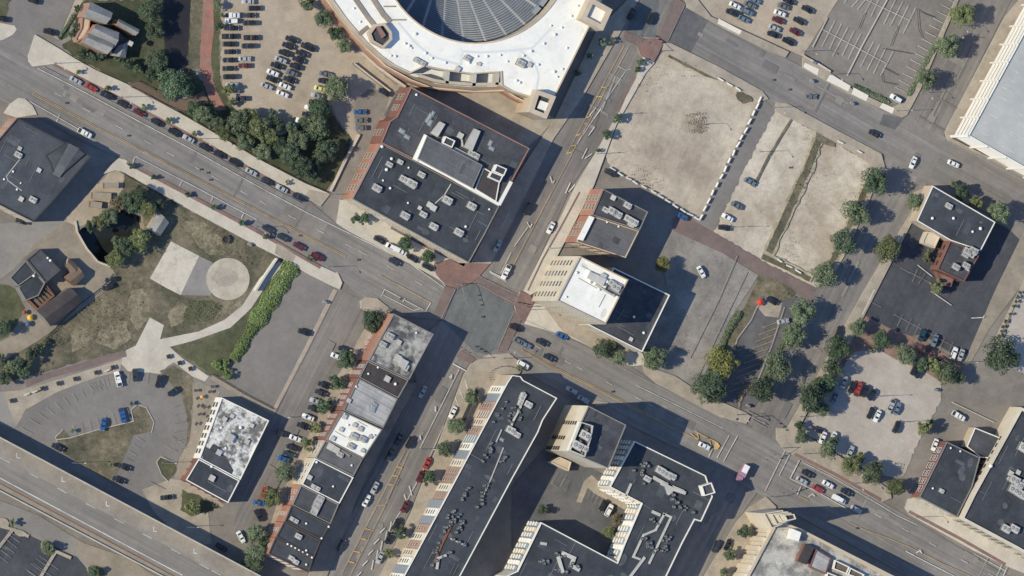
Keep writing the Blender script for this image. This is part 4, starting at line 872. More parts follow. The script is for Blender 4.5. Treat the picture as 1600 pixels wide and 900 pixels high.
# 12 old limestone block, bottom right
b = building('limestone_block', 'old limestone block with dirty pale roof and stepped corner tower at the bottom right', 'building', (1230,880))
H = 17
block(b, [(1214,812),(1250,826),(1400,902),(1440,925),(1420,960),(1130,960),(1164,905)], H, 'wall_cream', 'roof_dirty', par=1.0, pw=.8, parcol='wall_tan')
A_, C_ = G(1214,812,H), G(1150,940,H); L = math.dist(A_, C_); d = (Vector(C_)-Vector(A_))/L; out = Vector((d.y, -d.x)); 
if out.x > 0: out = -out
for i in range(9):
    p = Vector(A_)+d*(L*(i+.3)/9); M = Matrix.Translation((p.x-b.location.x, p.y-b.location.y, 0)) @ Matrix.Rotation(math.atan2(out.y, out.x)-math.pi/2, 4, 'Z')
    mb = MB(); mb.box(-.9, .9, .02, 1.3, 0, H-1, 0, M); mb.build('pier', _M['wall_cream'], b)
    for z_ in (3, 8, 12.5):
        p = Vector(A_)+d*(L*(i+.8)/9); inst('window', window_mesh(2.2, 2.6, 'frame_dark', 'window_glass'), b, (p.x-b.location.x, p.y-b.location.y, z_), math.atan2(out.y, out.x)-math.pi/2)
for j, (poly, z0, z1) in enumerate([([(1192,802),(1222,797),(1233,815),(1205,826)], 0, 23), ([(1204,803),(1230,799),(1238,813),(1213,820)], 23, 27), ([(1213,804),(1235,801),(1241,811),(1221,816)], 27, 30.5), ([(1224,804),(1240,803),(1243,811),(1229,814)], 30.5, 36)]):
    sub(b, poly, z0, z1, 'wall_cream', 'roof_dirty' if j < 3 else 'metal_dark', 'tower', par=.8, parcol='wall_cream')
sub(b, [(1238,826),(1252,832),(1248,846),(1234,842)], H, H+4, 'wall_white', 'roof_white', 'stair', par=0)
sub(b, [(1258,850),(1272,856),(1260,882),(1246,876)], H, H+3.4, 'wall_brick_red', 'brick' if False else 'roof_brownish', 'brick_house', par=0)
sub(b, [(1275,858),(1298,872),(1290,897),(1265,886)], H, H+2.4, 'wall_brick_red', 'roof_light_grey', 'lift_house', par=.3, parcol='wall_brick_red')
sub(b, [(1304,875),(1327,886),(1322,897),(1301,889)], H, H+1.8, 'wall_white', 'wood', 'skylight_well', par=.8, parcol='wall_white')
sub(b, [(1328,887),(1350,898),(1345,905),(1324,898)], H, H+1.8, 'wall_white', 'wood', 'light_well', par=.8, parcol='wall_white')
sub(b, [(1292,894),(1312,902),(1310,915),(1290,905)], H, H+1.8, 'wall_white', 'wood', 'well', par=.8, parcol='wall_white')
duct(b, [(1262,834),(1330,870),(1390,903)], H, 1.0, .6, 0, 'wall_tan', 'coping')
# 13 right bottom pair
b = building('brick_shop', 'brick fronted black roofed shop between gravel lot and big warehouse at the right', 'building', (1470,740))
block(b, [(1479,690),(1531,715),(1519,760),(1495,808),(1436,777)], 9.5, 'wall_brick_red', 'roof_black', parcol='wall_grey', front='wall_tan', win=dict(bay=3.2, floor=4.2, ww=2.2, wh=2.4, fr='frame_white'))
equip(b, [(1457,763,'v'),(1470,767,'u',.9),(1500,705,'v'),(1485,700,'v')], 9.5)
b = building('low_annex', 'small low black roofed annex touching the white ledge of the big warehouse', 'building', (1525,690))
block(b, [(1523,668),(1563,684),(1545,716),(1532,715),(1510,698)], 7, 'wall_tan', 'roof_charcoal', parcol='wall_white', par=.4)
b = building('large_warehouse', 'large black roofed warehouse with cream ledge filling the lower right edge', 'building', (1560,760))
block(b, [(1594,636),(1680,672),(1660,800),(1625,880),(1590,859),(1500,811),(1520,770),(1572,676)], 12, 'wall_cream', 'roof_black', par=.8, pw=1.1, parcol='wall_cream', win=dict(bay=3, floor=3.6, ww=1.4, wh=1.4, fr='frame_dark'), budget=[60])
equip(b, [(1547,728,'v',1.8),(1583,750,'u',1.8),(1590,757,'u',1.6),(1582,765,'u',1.8),(1593,772,'u',1.8),(1598,700,'u',2),(1570,826,'u',1.6),(1583,826,'u',1.6),(1578,740,'h',1.4),(1590,738,'h',1.2)], 12)
duct(b, [(1575,748),(1588,760),(1598,752)], 12, 1.2, .9)
# 14 black lot building
b = building('corner_restaurant', 'black roofed brick restaurant with cream gable wall inside the black parking lot', 'building', (1480,370))
block(b, [(1457,290),(1555,347),(1532,392),(1485,376),(1432,345)], 10, 'wall_tan', 'roof_black', parcol='wall_white', par=.4, win=dict(bay=5, floor=4.5, ww=1.6, wh=1.8), budget=[10])
sub(b, [(1484,376),(1531,396),(1506,440),(1464,421)], 0, 9, 'wall_brick_red', 'roof_charcoal', 'south', par=.6, win=dict(bay=3.2, floor=4, ww=1.6, wh=1.8, fr='frame_dark'), budget=[20])
sub(b, [(1448,362),(1470,366),(1460,388),(1440,380)], 0, 4.2, 'wall_cream', 'wall_cream', 'entrance', par=.5)
sub(b, [(1462,424),(1490,436),(1486,448),(1474,446)], 0, 3.6, 'wall_brick_red', 'brick', 'porch', par=.3)
equip(b, [(1481,322,'u',1.2),(1456,341,'v',1.4),(1489,341,'v',1.4),(1531,357,'v',1.6),(1519,362,'v',1.2),(1510,393,'u',1.5),(1519,392,'u',1.5),(1507,398,'u',1.2),(1492,417,'u',1.3),(1508,415,'u',1.3),(1511,420,'h',1.1),(1518,400,'h',1.1)], 10)
# 15 parking garage, upper right
b = building('parking_garage', 'white framed parking garage with pale blue grey deck in the upper right corner', 'parking garage', (1560,170))
H = 20
PG = [(1512,212),(1605,40),(1660,-60),(1760,-10),(1760,345),(1600,262)]
P = W(PG, H); Q = rel(b, P)
mb = MB(); mb.prism(offset(Q, 2.6), 0, H-.6, top=False); mb.build('inner_wall', _M['wall_tan'], b)
mb = MB(); mb.quad([(x, y, H) for x, y in Q]); mb.build('roof_deck', _M['deck_grey'], b)
for f in range(5):
    z = 3.6+f*4.05; I = offset(Q, .7 if f < 4 else .4); n = len(Q); mb = MB()
    for i in range(n):
        j = (i+1) % n
        zt = z+.9
        mb.quad([(*Q[i], z), (*Q[j], z), (*Q[j], zt), (*Q[i], zt)]); mb.quad([(*Q[i], zt), (*Q[j], zt), (*I[j], zt), (*I[i], zt)]); mb.quad([(*I[i], z), (*I[j], z), (*Q[j], z), (*Q[i], z)][::1]); mb.quad([(*I[j], z), (*I[i], z), (*I[i], zt), (*I[j], zt)])
    mb.build('spandrel', _M['steel_truss'], b)
for i in range(len(Q)):
    a, c = Vector(P[i]), Vector(P[(i+1) % len(P)])
    if not faces_camera(a, c): continue
    Lg = (c-a).length; n = int(Lg//7.4)
    dd = (c-a)/Lg; o_ = Vector((dd.y, -dd.x))
    for k in range(n+1):
        p = a+dd*(Lg*k/max(1, n))+o_*.15
        M = Matrix.Translation((p.x-b.location.x, p.y-b.location.y, 0)) @ Matrix.Rotation(math.atan2(dd.y, dd.x), 4, 'Z')
        mb = MB(); mb.box(-.22, .22, -.4, .25, 0, H+1.0, 0, M); mb.build('column', _M['steel_truss'], b)
segs = comb((1530,205),(1608,52),12,(14,7.5))+comb((1552,247),(1590,190),4,(20,11))+comb((1578,205),(1606,150),5,(22,12))
for s_ in segs:
    mb = MB(); ribbon(mb, rel(b, [G(*p, H) for p in s_]), .2, H+.02); mb.build('bay_line', _M['paint_white'], b)
# ---------------------------------------------------------------- stadium
b = building('stadium', 'round baseball stadium with bright white ring roof and open blue seating bowl', 'stadium', (742,80))
HS = 13
C0 = G(742,-90,HS); RI = 156*PXM/1.0
inner = [(C0[0]+RI*math.cos(R(a))*1.0, C0[1]+RI*math.sin(R(a))) for a in range(-5, -176, -5)]
outer_px = [(514,-6),(528,14),(540,31),(556,50),(575,71),(595,89),(615,103),(640,115),(663,104),(690,110),(735,116),(782,113),(783,134),(800,144),(826,152),(866,152),(893,98),(920,43),(940,2),(960,-60)]
op = [G(*p, HS) for p in outer_px]
ring = ccw([G(480,-70,HS)]+op+inner)
Q = rel(b, ring)
mb = MB(); mb.prism(Q, 0, HS, top=False); mb.build('wall', _M['wall_tan'], b)
mb = MB(); mb.quad([(x, y, HS) for x, y in Q]); mb.build('roof', _M['roof_white'], b)
I = offset(Q, .5); mb = MB(); n = len(Q)
for i in range(n):
    j = (i+1) % n
    mb.quad([(*Q[i], HS+.5), (*Q[j], HS+.5), (*I[j], HS+.5), (*I[i], HS+.5)]); mb.quad([(*Q[i], HS), (*Q[j], HS), (*Q[j], HS+.5), (*Q[i], HS+.5)]); mb.quad([(*I[j], HS), (*I[i], HS), (*I[i], HS+.5), (*I[j], HS+.5)])
mb.build('parapet', _M['wall_tan'], b)
# outer brick arcade below the white roof on the west
arc = [(500,-10),(524,22),(548,52),(570,76),(600,103),(640,125),(672,137),(740,143),(786,141),(802,151),(826,163)]
for (wd, z0, z1, mt, nm, dx) in ((1.1, 0, 6.4, 'terracotta', 'arcade', 0), (.4, 0, 6.9, 'wall_cream', 'arcade_rail', 3), (.5, 0, 5.0, 'terracotta', 'terrace_wall', -4)):
    P = rel(b, [G(x+dx, y, z1) for x, y in arc]); mb = MB()
    ribbon(mb, P, wd, z1)
    Lq = [mb.v[i] for i in range(len(mb.v))]
    for f in list(mb.f):
        q = [mb.v[i] for i in f]
        mb.quad([(q[0][0], q[0][1], z0), (q[1][0], q[1][1], z0), q[1], q[0]]); mb.quad([(q[2][0], q[2][1], z0), (q[3][0], q[3][1], z0), q[3], q[2]])
    mb.build(nm, _M[mt], b)
P = [G(x, y, 5.9) for x, y in arc]; mb = MB()
deck = rel(b, ccw([G(x, y, 5.6) for x, y in arc]+[G(x-8, y-8, 5.6) for x, y in [(826,150),(783,134),(660,120),(615,103),(575,71),(540,31),(520,-6)]]))
mb = MB(); mb.quad([(x, y, 5.6) for x, y in deck]); mb.build('terrace', _M['concrete_tan'], b)
# recessed light courts on the south
mb = MB(); Q = rel(b, W([(640,117),(663,105),(690,111),(735,117),(782,114),(783,135),(735,136),(680,131)], 7.5)); mb.prism(Q, 0, 7.5, topmi=1); mb.build('court_roof', [_M['wall_tan'], _M['seam_grey']], b)
for (x, y) in ((699,120),(741,124),(777,122)):
    mb = MB(); Q = rel(b, W([(x-1,y-9),(x+4,y-8),(x+2,y+11),(x-3,y+10)], HS)); mb.prism(Q, 7.5, HS); mb.build('court_beam', _M['metal_light'], b)
mb = MB(); ribbon(mb, rel(b, [G(*p, HS) for p in [(655,118),(680,126),(700,129),(740,132),(783,131)]]), 1.1, HS); 
for f in list(mb.f):
    q = [mb.v[i] for i in f]; mb.quad([(q[0][0], q[0][1], 7.5), (q[1][0], q[1][1], 7.5), q[1], q[0]]); mb.quad([(q[2][0], q[2][1], 7.5), (q[3][0], q[3][1], 7.5), q[3], q[2]])
mb.build('court_wall', _M['wall_tan'], b)
sub(b, [(836,140),(867,151),(852,186),(825,175)], 0, 17, 'wall_tan', 'roof_charcoal', 'corner_tower', par=1.6, pw=1.6, parcol='wall_tan')
sub(b, [(845,157),(857,161),(852,173),(840,169)], 17, 18.2, 'wall_white', 'roof_white', 'tower_plant', par=0)
sub(b, [(921,-4),(955,15),(940,48),(905,30)], 0, 17.5, 'wall_tan', 'roof_white', 'gate_tower', par=1.8, pw=1.8, parcol='wall_tan')
sub(b, [(575,52),(585,38),(600,36),(611,50),(612,62),(598,76),(580,66)], HS, HS+2.4, 'wall_tan', 'roof_charcoal', 'elevator', par=1.0, pw=.9, parcol='wall_tan')
sub(b, [(588,42),(594,41),(603,55),(597,60)], HS+2.4, HS+3.8, 'wall_brick_red', 'brick', 'hoist', par=0)
for pts, wd in (([(552,-5),(575,28),(583,38)], 1.6), ([(580,-5),(598,22),(607,32)], 1.8), ([(572,44),(562,52)], 1.4), ([(600,10),(616,10)], .5), ([(606,31),(632,31)], .5)):
    duct(b, pts, HS, wd, .5, .02, 'concrete_tan', 'roof_gutter')
for pts in ([(622,35),(650,68),(675,88),(720,102),(723,80),(750,82),(800,79),(832,75),(860,45)], [(812,78),(836,100),(842,118),(838,140)]):
    for a, c in zip(pts[:-1], pts[1:]):
        mb = MB(); ribbon(mb, rel(b, [G(*a, HS), G(*c, HS)]), .9, HS+.02+.003*(pts.index(a) % 5)); mb.build('roof_seam', _M['seam_grey'], b)
equip(b, [(632,68,'v',1.2),(638,72,'v',1.4),(642,75,'v'),(648,53,'v',1.4),(650,94,'u',1),(659,99,'u',1),(664,83,'v',1.2),(674,91,'v',1.1),(695,98,'v',1.2),(714,108,'h',1.3),(729,91,'u',1.1),(732,98,'v',1.2),(743,100,'v',1.2),(748,100,'h',.9),(745,88,'v'),(760,88,'v',1.2),(781,86,'v'),(792,96,'v'),(812,99,'u',1.5),(826,101,'h',1.2),(840,101,'v',1.2),(817,87,'v',1.2),(829,80,'v',1.3),(849,68,'v',1.2),(866,54,'v',1.3),(877,43,'v'),(902,9,'v'),(892,25,'v'),(865,112,'v',1.3),(870,120,'v'),(806,126,'v',1.2),(811,129,'v',1.2),(860,40,'v'),(552,13,'v'),(562,34,'v'),(610,87,'v'),(617,88,'v',1.2),(885,75,'v'),(878,108,'v')], HS)
# bowl: wedge-shaped sections, each with its own rows of seats
rows = 27; zt, zb = 5.8, -12.5; r_top = RI-.3; dr = .82
for s_ in range(13):
    a0, a1 = R(-172+s_*13), R(-172+(s_+1)*13); mb = MB(); g = .6/30
    for k in range(rows):
        r1 = r_top-k*dr; r0 = r1-dr; z = zt-(zt-zb)*k/rows; zn = zt-(zt-zb)*(k+1)/rows
        m = 3
        for q in range(m):
            u0, u1 = a0+(a1-a0)*q/m, a0+(a1-a0)*(q+1)/m
            c = lambda r, u, z_: (C0[0]-b.location.x+r*math.cos(u), C0[1]-b.location.y+r*math.sin(u), z_)
            mb.quad([c(r0,u0,z), c(r1,u0,z), c(r1,u1,z), c(r0,u1,z)]); mb.quad([c(r0,u1,z), c(r0,u1,zn), c(r0,u0,zn), c(r0,u0,z)])
    sec = mb.build('seating_section', _M['tread'], b)
    for k in range(rows):
        r1 = r_top-k*dr-.08; r0 = r1-.46; z = zt-(zt-zb)*k/rows; gap = .55/r0; mb = MB(); mm = 3
        for q in range(mm):
            u0 = a0+gap+(a1-a0-2*gap)*q/mm; u1 = a0+gap+(a1-a0-2*gap)*(q+1)/mm
            mb.quad([c(r0,u0,z+.45), c(r1,u0,z+.45), c(r1,u1,z+.45), c(r0,u1,z+.45)]); mb.quad([c(r0,u1,z+.001), c(r0,u0,z+.001), c(r0,u0,z+.45), c(r0,u1,z+.45)][::-1])
            mb.quad([c(r1,u0,z+.45), c(r1,u0,z+.9), c(r1,u1,z+.9), c(r1,u1,z+.45)]); mb.quad([c(r1-.06,u0,z+.9), c(r1,u0,z+.9), c(r1,u1,z+.9), c(r1-.06,u1,z+.9)]); mb.quad([c(r1-.06,u0,z+.45), c(r1-.06,u1,z+.45), c(r1-.06,u1,z+.9), c(r1-.06,u0,z+.9)])
        red = (5 <= s_ <= 7 and k > 19)
        mb.build('seat_row', _M['seat_red' if red else 'seat_blue'], sec)
mb = MB(); rr = r_top-rows*dr; mb.quad([(C0[0]-b.location.x+rr*math.cos(2*math.pi*k/40), C0[1]-b.location.y+rr*math.sin(2*math.pi*k/40), zb) for k in range(40)]); mb.build('playing_field', _M['grass_mid'], b)
for k in range(7):
    a = R(-47+k*6.5); a2 = R(-47+k*6.5+5); mb = MB(); r0, r1 = RI-2.6, RI-.9
    P = [(C0[0]-b.location.x+r*math.cos(u), C0[1]-b.location.y+r*math.sin(u)) for r, u in ((r0,a),(r1,a),(r1,a2),(r0,a2))]; mb.prism(P, 6.5, 8.6); mb.build('suite_box', _M['glass_blue'], b)

# ---------------------------------------------------------------- elevated highway, lower left
HW = 10.5
b = building('elevated_highway', 'elevated concrete highway with faded lane lines crossing the lower left corner', 'bridge', (200,800))
b.location = (*G(200, 830), 0)
nE = [(-60,652),(0,684),(400,897),(480,940)]; sE = [(-60,735),(0,767),(255,901),(330,940)]
Q = rel(b, [G(*p, HW) for p in nE]+[G(*p, HW) for p in sE[::-1]]); Q = ccw(Q)
mb = MB(); mb.prism(Q, HW-1.2, HW, mi=0); mb.quad([(x, y, HW-1.2) for x, y in Q][::-1]); mb.build('deck', _M['concrete_tan'], b)
def on_deck(name, mt, pts, wd, dz, dash=None):
    P = rel(b, [G(*p, HW) for p in pts]); mb = MB()
    if dash:
        for a, c in zip(P[:-1], P[1:]):
            L = math.dist(a, c); t = 0
            while t+dash[0] < L: ribbon(mb, [lerp(a, c, t/L), lerp(a, c, (t+dash[0])/L)], wd, HW+dz); t += sum(dash)
    else: ribbon(mb, P, wd, HW+dz)
    mb.build(name, _M[mt], b)
_M['hwy_grey'] = mat('hwy_grey', (138,132,124), (128,122,116), var=.08, big=.04, streak=A_ROT)
on_deck('travel_lane', 'hwy_grey', [(-60,701),(0,733),(300,894),(380,936)], 8.2, .012)
on_deck('lane_line', 'paint_white', [(-60,683),(0,715),(330,891),(400,928)], .18, .022, (4, 8))
on_deck('edge_line', 'paint_yellow', [(-60,675),(0,707),(350,894),(400,921)], .2, .03) if False else on_deck('edge_line', 'paint_faint', [(-60,676),(0,708),(60,742),(350,897)], .2, .026)
on_deck('edge_line', 'paint_white', [(-60,714),(0,747),(285,899)], .3, .034)
on_deck('drain_line', 'rust', [(-60,723),(0,755),(272,900)], .45, .03)
for x, y in ((28,712),(99,749),(168,787),(242,827),(305,861)):
    mb = MB(); P = rel(b, [G(x-2,y-4,HW), G(x-2,y+3,HW), G(x+3,y+4,HW)]); ribbon(mb, P, .3, HW+.04); mb.build('turn_arrow', _M['paint_white'], b)
for E, nm in ((nE, 'barrier'), (sE, 'barrier')):
    P = rel(b, [G(*p, HW) for p in E]); mb = MB()
    for a, c in zip(P[:-1], P[1:]):
        d = Vector(c)-Vector(a); M = Matrix.Translation((*a, HW)) @ Matrix.Rotation(math.atan2(d.y, d.x), 4, 'Z'); mb.box(0, d.length-.01, -.22, .22, .0, 1.0, 0, M)
    mb.build(nm, _M['curb'], b)
for k in range(9):
    for (E, o_) in ((nE, 9), (sE, -9)):
        x = -20+k*50; y = 684+x*.5335 + (o_ if E is nE else 83+(-9)); X, Y = G(x, y, 0); mb = MB(); mb.cyl(X-b.location.x+2, Y-b.location.y, 0, HW-1.2, .7, .7, 12); mb.build('pier', _M['concrete_grey'], b)

# ---------------------------------------------------------------- cars
def car_meshes(kind):
    Ln, Wd, belt, roof = dict(sedan=(4.7,1.82,.95,1.44), suv=(4.8,1.92,1.08,1.76), pickup=(5.6,1.98,1.08,1.82), van=(5.6,2.0,1.15,2.2))[kind]
    h, w_ = Ln/2, Wd/2
    hood = dict(sedan=.92, suv=1.05, pickup=1.06, van=1.1)[kind]
    st = [(-h,.80,.42,.66),(-h+.12,.92,.30,.86),(-h+.5,.98,.24,hood if kind != 'sedan' else .98),(-h*.45,1,.22,belt),(h*.35,1,.22,belt),(h-.75,.98,.24,hood),(h-.2,.90,.28,hood-.16),(h,.74,.40,hood-.34)]
    mb = MB(); secs = []
    for x, k, zl, zh in st:
        W_ = w_*k; secs.append([(x,-W_*.86,zl),(x,-W_,zl+.14),(x,-W_,zh-.16),(x,-W_*.9,zh),(x,W_*.9,zh),(x,W_,zh-.16),(x,W_,zl+.14),(x,W_*.86,zl)])
    for s0, s1 in zip(secs[:-1], secs[1:]):
        for i in range(8):
            j = (i+1) % 8; mb.quad([s0[i], s0[j], s1[j], s1[i]][::-1])
    mb.quad(secs[0]); mb.quad(secs[-1][::-1])
    # cabin: belt quad -> roof quad
    if kind == 'sedan': xb, xr, xf, xw = -h+.75, -h*.38, h*.10, h*.42
    elif kind == 'suv': xb, xr, xf, xw = -h+.18, -h+.45, h*.12, h*.42
    elif kind == 'van': xb, xr, xf, xw = -h+.12, -h+.22, h*.45, h*.72
    else: xb, xr, xf, xw = -h*.12, -h*.02, h*.28, h*.52
    a, c = w_*.88, w_*.70
    B = [(xb,-a,belt-.02),(xw,-a,belt-.02),(xw,a,belt-.02),(xb,a,belt-.02)]; T = [(xr,-c,roof),(xf,-c,roof),(xf,c,roof),(xr,c,roof)]
    mb.box(xr-.05, xf+.05, -c-.03, c+.03, roof-.03, roof+.03)
    for (p, q) in ((B[0],T[0]),(B[1],T[1]),(B[2],T[2]),(B[3],T[3])): mb.tube(p, q, .055, .05, 4)
    for y in (-1, 1): mb.tube((xb*.5+xw*.5, y*a, belt-.02), ((xr+xf)/2, y*c, roof), .06, .05, 4)
    if kind == 'van':
        mb.prism([(xb,-a*.98),((xb+xw)*.45,-a*.98),((xb+xw)*.45,a*.98),(xb,a*.98)], belt-.05, roof+.02)
    if kind == 'pickup':
        mb.box(-h+.02, xb-.02, -w_*.97, -w_*.86, .9, 1.16); mb.box(-h+.02, xb-.02, w_*.86, w_*.97, .9, 1.16); mb.box(-h, -h+.1, -w_*.86, w_*.86, .9, 1.15)
    for y in (-1, 1): mb.box(xw-.35, xw-.15, y*w_*1.0-.02 if y > 0 else -w_-.16, w_+.16 if y > 0 else -w_+.02, belt-.02, belt+.14)
    body = mb
    def g(pts):
        m = MB(); c0 = sum((Vector(p) for p in pts), Vector())/len(pts); m.quad([tuple(c0+(Vector(p)-c0)*.95) for p in pts]); return m
    parts = [('windshield', g([B[1],B[2],T[2],T[1]])), ('rear_window', g([B[3],B[0],T[0],T[3]])), ('side_window', g([B[0],B[1],T[1],T[0]])), ('side_window', g([B[2],B[3],T[3],T[2]]))]
    if kind == 'pickup': bed = MB(); bed.quad([(-h+.1,-w_*.86,1.075),(xb-.02,-w_*.86,1.075),(xb-.02,w_*.86,1.075),(-h+.1,w_*.86,1.075)]); parts.append(('cargo_bed', bed))
    parts = [(n_, m.mesh(n_, _M['car_glass' if n_ != 'cargo_bed' else 'metal_dark'])) for n_, m in parts]
    wm = MB()
    for s0 in (0,):
        i = len(wm.v); n = 14; r = .34
        for y in (-.11, .11): wm.v += [(r*math.cos(2*math.pi*k/n), y, r+r*math.sin(2*math.pi*k/n)) for k in range(n)]
        for k in range(n): wm.f.append((i+k, i+(k+1)%n, i+n+(k+1)%n, i+n+k)); wm.m.append(0)
        wm.f.append(tuple(i+k for k in range(n))); wm.m.append(0); wm.f.append(tuple(i+n+k for k in range(n))[::-1]); wm.m.append(0)
    return body.mesh('body', _M['frame_white']), parts, wm.mesh('wheel', _M['tyre']), h, w_
hl = MB(); hl.box(-.04,.05,-.2,.2,0,.14); HLM = hl.mesh('headlight', _M['lamp_lens'])
CM = {k: car_meshes(k) for k in ('sedan', 'suv', 'pickup', 'van')}
def paint(nm, rgb, rough=.3, metal=0.0):
    m = plain('car_'+nm, rgb, rough, metal, .5); m.node_tree.nodes['Principled BSDF'].inputs['Coat Weight'].default_value = .5; return m
PC = dict(white=paint('white',(236,236,234)), silver=paint('silver',(178,181,183),.35,.08), grey=paint('grey',(112,116,120),.35,.08), dark=paint('dark',(56,60,66)), black=paint('black',(42,45,51)),
          red=paint('red',(172,62,54)), maroon=paint('maroon',(104,44,48)), blue=paint('blue',(52,96,150)), teal=paint('teal',(40,70,84)), steel=paint('steel',(112,128,142),.35,.05), yellow=paint('yellow',(222,222,150)))
CN = dict(dark='dark grey', steel='steel blue', teal='dark teal', yellow='pale yellow')
ORD = ['first','second','third','fourth','fifth','sixth','seventh','eighth','ninth','tenth','eleventh','twelfth','thirteenth','fourteenth','fifteenth','sixteenth','seventeenth','eighteenth','nineteenth','twentieth']
ORD += ['twenty-'+o for o in ORD[:9]]
def ordn(i): return ORD[i]
def add_car(px, py, deg, col, kind, label, group):
    """deg: heading measured clockwise in the photo plane from +x"""
    x, y = G(px, py, .7); r = empty('parked_car' if 'parked' in label else 'car', (x, y, ZT if False else .0), -R(deg)+R(rnd.uniform(-1.5, 1.5)))
    r.location.z = ZC
    if kind == 'van': r.name = 'van'
    if kind == 'pickup': r.name = 'pickup_truck'
    tag(r, label, {'van':'van','pickup':'pickup truck'}.get(kind, 'car'), group)
    body, parts, wheel, h, w_ = CM[kind]
    o = inst('body', body, r); o.material_slots[0].link = 'OBJECT'; o.material_slots[0].material = PC[col]
    for n_, m in parts: inst(n_, m, r)
    for sx in (-.62, .62):
        for sy in (-.88, .88): inst('wheel', wheel, r, (h*sx, w_*sy, 0))
    for sy in (-.62, .62): inst('headlight', HLM, r, (h-.10, w_*sy, .62), 0)
ZC = _z[0]+.01
KN = dict(s='sedan', u='suv', p='pickup', v='van')
def cars(phrase, end, group, items, deg, key=0, verb='parked'):
    """items: (px, py, colour, kind[, deg]); the ordinal counts along x (key 0) or y (key 1)"""
    items = sorted(items, key=lambda t: t[key])
    same = len(items) > 1
    for i, it in enumerate(items):
        col, kd = it[2], KN[it[3]]; dg = it[4] if len(it) > 4 else deg
        if rnd.random() < .3 and verb == 'parked' and len(it) < 6: dg += 180
        lab = '%s %s %s %s' % (CN.get(col, col), {'suv':'SUV','pickup':'pickup truck'}.get(kd, kd), verb, phrase)
        if same: lab += ', %s from the %s' % (ordn(i), end)
        add_car(it[0], it[1], dg, col, kd, lab, group)
cars('along the north boulevard kerb', 'left', 'cars parked along the boulevard', [(117,126,'silver','s'),(141,137,'red','s'),(165,149,'black','u'),(191,163,'black','s'),(216,176,'maroon','s'),(243,191,'black','s'),(271,207,'black','u'),(293,217,'silver','s'),(318,230,'black','s'),(341,241,'black','s'),(366,254,'black','u'),(391,269,'silver','s'),(415,283,'dark','s'),(439,295,'silver','s'),(465,308,'black','u')], 28)
cars('along the south boulevard kerb', 'left', 'cars parked along the boulevard', [(131,208,'white','p'),(417,358,'dark','s'),(440,371,'dark','s'),(466,385,'maroon','s'),(494,401,'maroon','u')], 28)
cars('beside the huge black roofed block', 'left', 'cars parked along the boulevard', [(592,375,'black','u'),(612,387,'white','v'),(625,393,'white','s'),(644,404,'black','s'),(667,417,'black','s')], 28)
cars('in the boulevard lane below the huge black block', '', 'cars on the road', [(615,409,'dark','s',28)], 28, verb='driving')
cars('on the street north of the junction', 'top', 'cars on the road', [(1016,29,'black','u',-62),(859,356,'white','s',118),(823,327,'black','u',118),(789,425,'white','p',118),(776,384,'silver','s',118),(985,22,'black','u',-62)], 118, 1, 'driving')
cars('beside the concrete barriers of the dirt lot', 'left', 'cars by the dirt lot', [(952,270,'dark','u',28),(1064,338,'blue','s',28)], 28)
cars('on the lot right of the white roofed tower', '', 'cars by the dirt lot', [(1094,425,'white','s',60)], 60)
cars('on the edge of the striped dirt lot', 'top', 'cars by the dirt lot', [(1170,284,'steel','s',28),(1149,321,'grey','s',28),(1135,340,'white','s',28),(1130,356,'black','u',10)], 28, 1)
cars('in the top centre lot left rows', 'top', 'cars in the top centre parking lot', [(1147,9,'white','s'),(1142,20,'black','u'),(1177,1,'steel','s'),(1170,8,'grey','s'),(1166,19,'steel','u'),(1160,30,'steel','s')], 25, 1)
cars('in the middle row of the top centre lot', 'top', 'cars in the top centre parking lot', [(1231,2,'black','s'),(1222,10,'grey','s'),(1217,21,'white','s'),(1214,32,'maroon','s'),(1208,44,'silver','s'),(1206,54,'black','s'),(1200,53,'black','s')][:6], 22, 1)
cars('in the right row of the top centre lot', 'top', 'cars in the top centre parking lot', [(1260,15,'black','s'),(1247,33,'black','s'),(1241,50,'maroon','s'),(1230,65,'black','u')], 28, 1)
cars('on the avenue in the upper right', 'left', 'cars on the road', [(1265,151,'grey','s',5),(1365,209,'black','s',25),(1425,254,'white','s',115),(1488,256,'white','s',25)], 25, 0, 'driving')
cars('in the corner of the empty striped lot', '', 'cars in the upper right', [(1398,154,'white','u',28)], 28)
cars('near the avenue right of the tower', 'top', 'cars in the upper right', [(1204,470,'black','s',30),(1222,502,'silver','s',-10),(1309,519,'black','u',110)], 110, 1)
cars('on the black asphalt lot', 'left', 'cars on the black lot', [(1439,524,'teal','u',112),(1459,532,'steel','s',112),(1489,552,'white','u',112),(1500,555,'silver','s',112)], 112)
cars('at the top of the pale gravel lot', 'left', 'cars on the gravel lot', [(1317,597,'silver','s',112),(1330,605,'black','u',115),(1339,608,'red','p',110),(1350,611,'black','u',115),(1361,617,'black','s',120),(1427,577,'black','u',115),(1434,582,'black','s',115),(1302,622,'steel','s',115)], 112)
cars('in the middle of the pale gravel lot', 'left', 'cars on the gravel lot', [(1390,635,'silver','p',115),(1400,639,'steel','s',115),(1359,645,'black','s',115),(1369,650,'white','s',115),(1399,667,'black','u',115)], 115)
cars('under trees below the pale gravel lot', 'left', 'cars on the gravel lot', [(1277,672,'black','s',20),(1284,684,'white','s',115),(1300,684,'white','s',115),(1327,706,'silver','s',115)], 115)
cars('right of the gravel lot', 'top', 'cars right of the gravel lot', [(1496,650,'white','p',30),(1459,695,'white','s',112)], 30, 1)
cars('at the lights of the lower right junction', 'left', 'cars on the road', [(1251,751,'silver','s'),(1260,740,'black','s'),(1276,764,'red','s'),(1292,757,'white','s'),(1309,780,'white','v'),(1321,769,'black','s'),(1336,796,'silver','s')], 28, 0, 'queuing')
cars('near the yellow hatching of the boulevard', '', 'cars on the road', [(1099,697,'white','s',25)], 25, verb='driving')
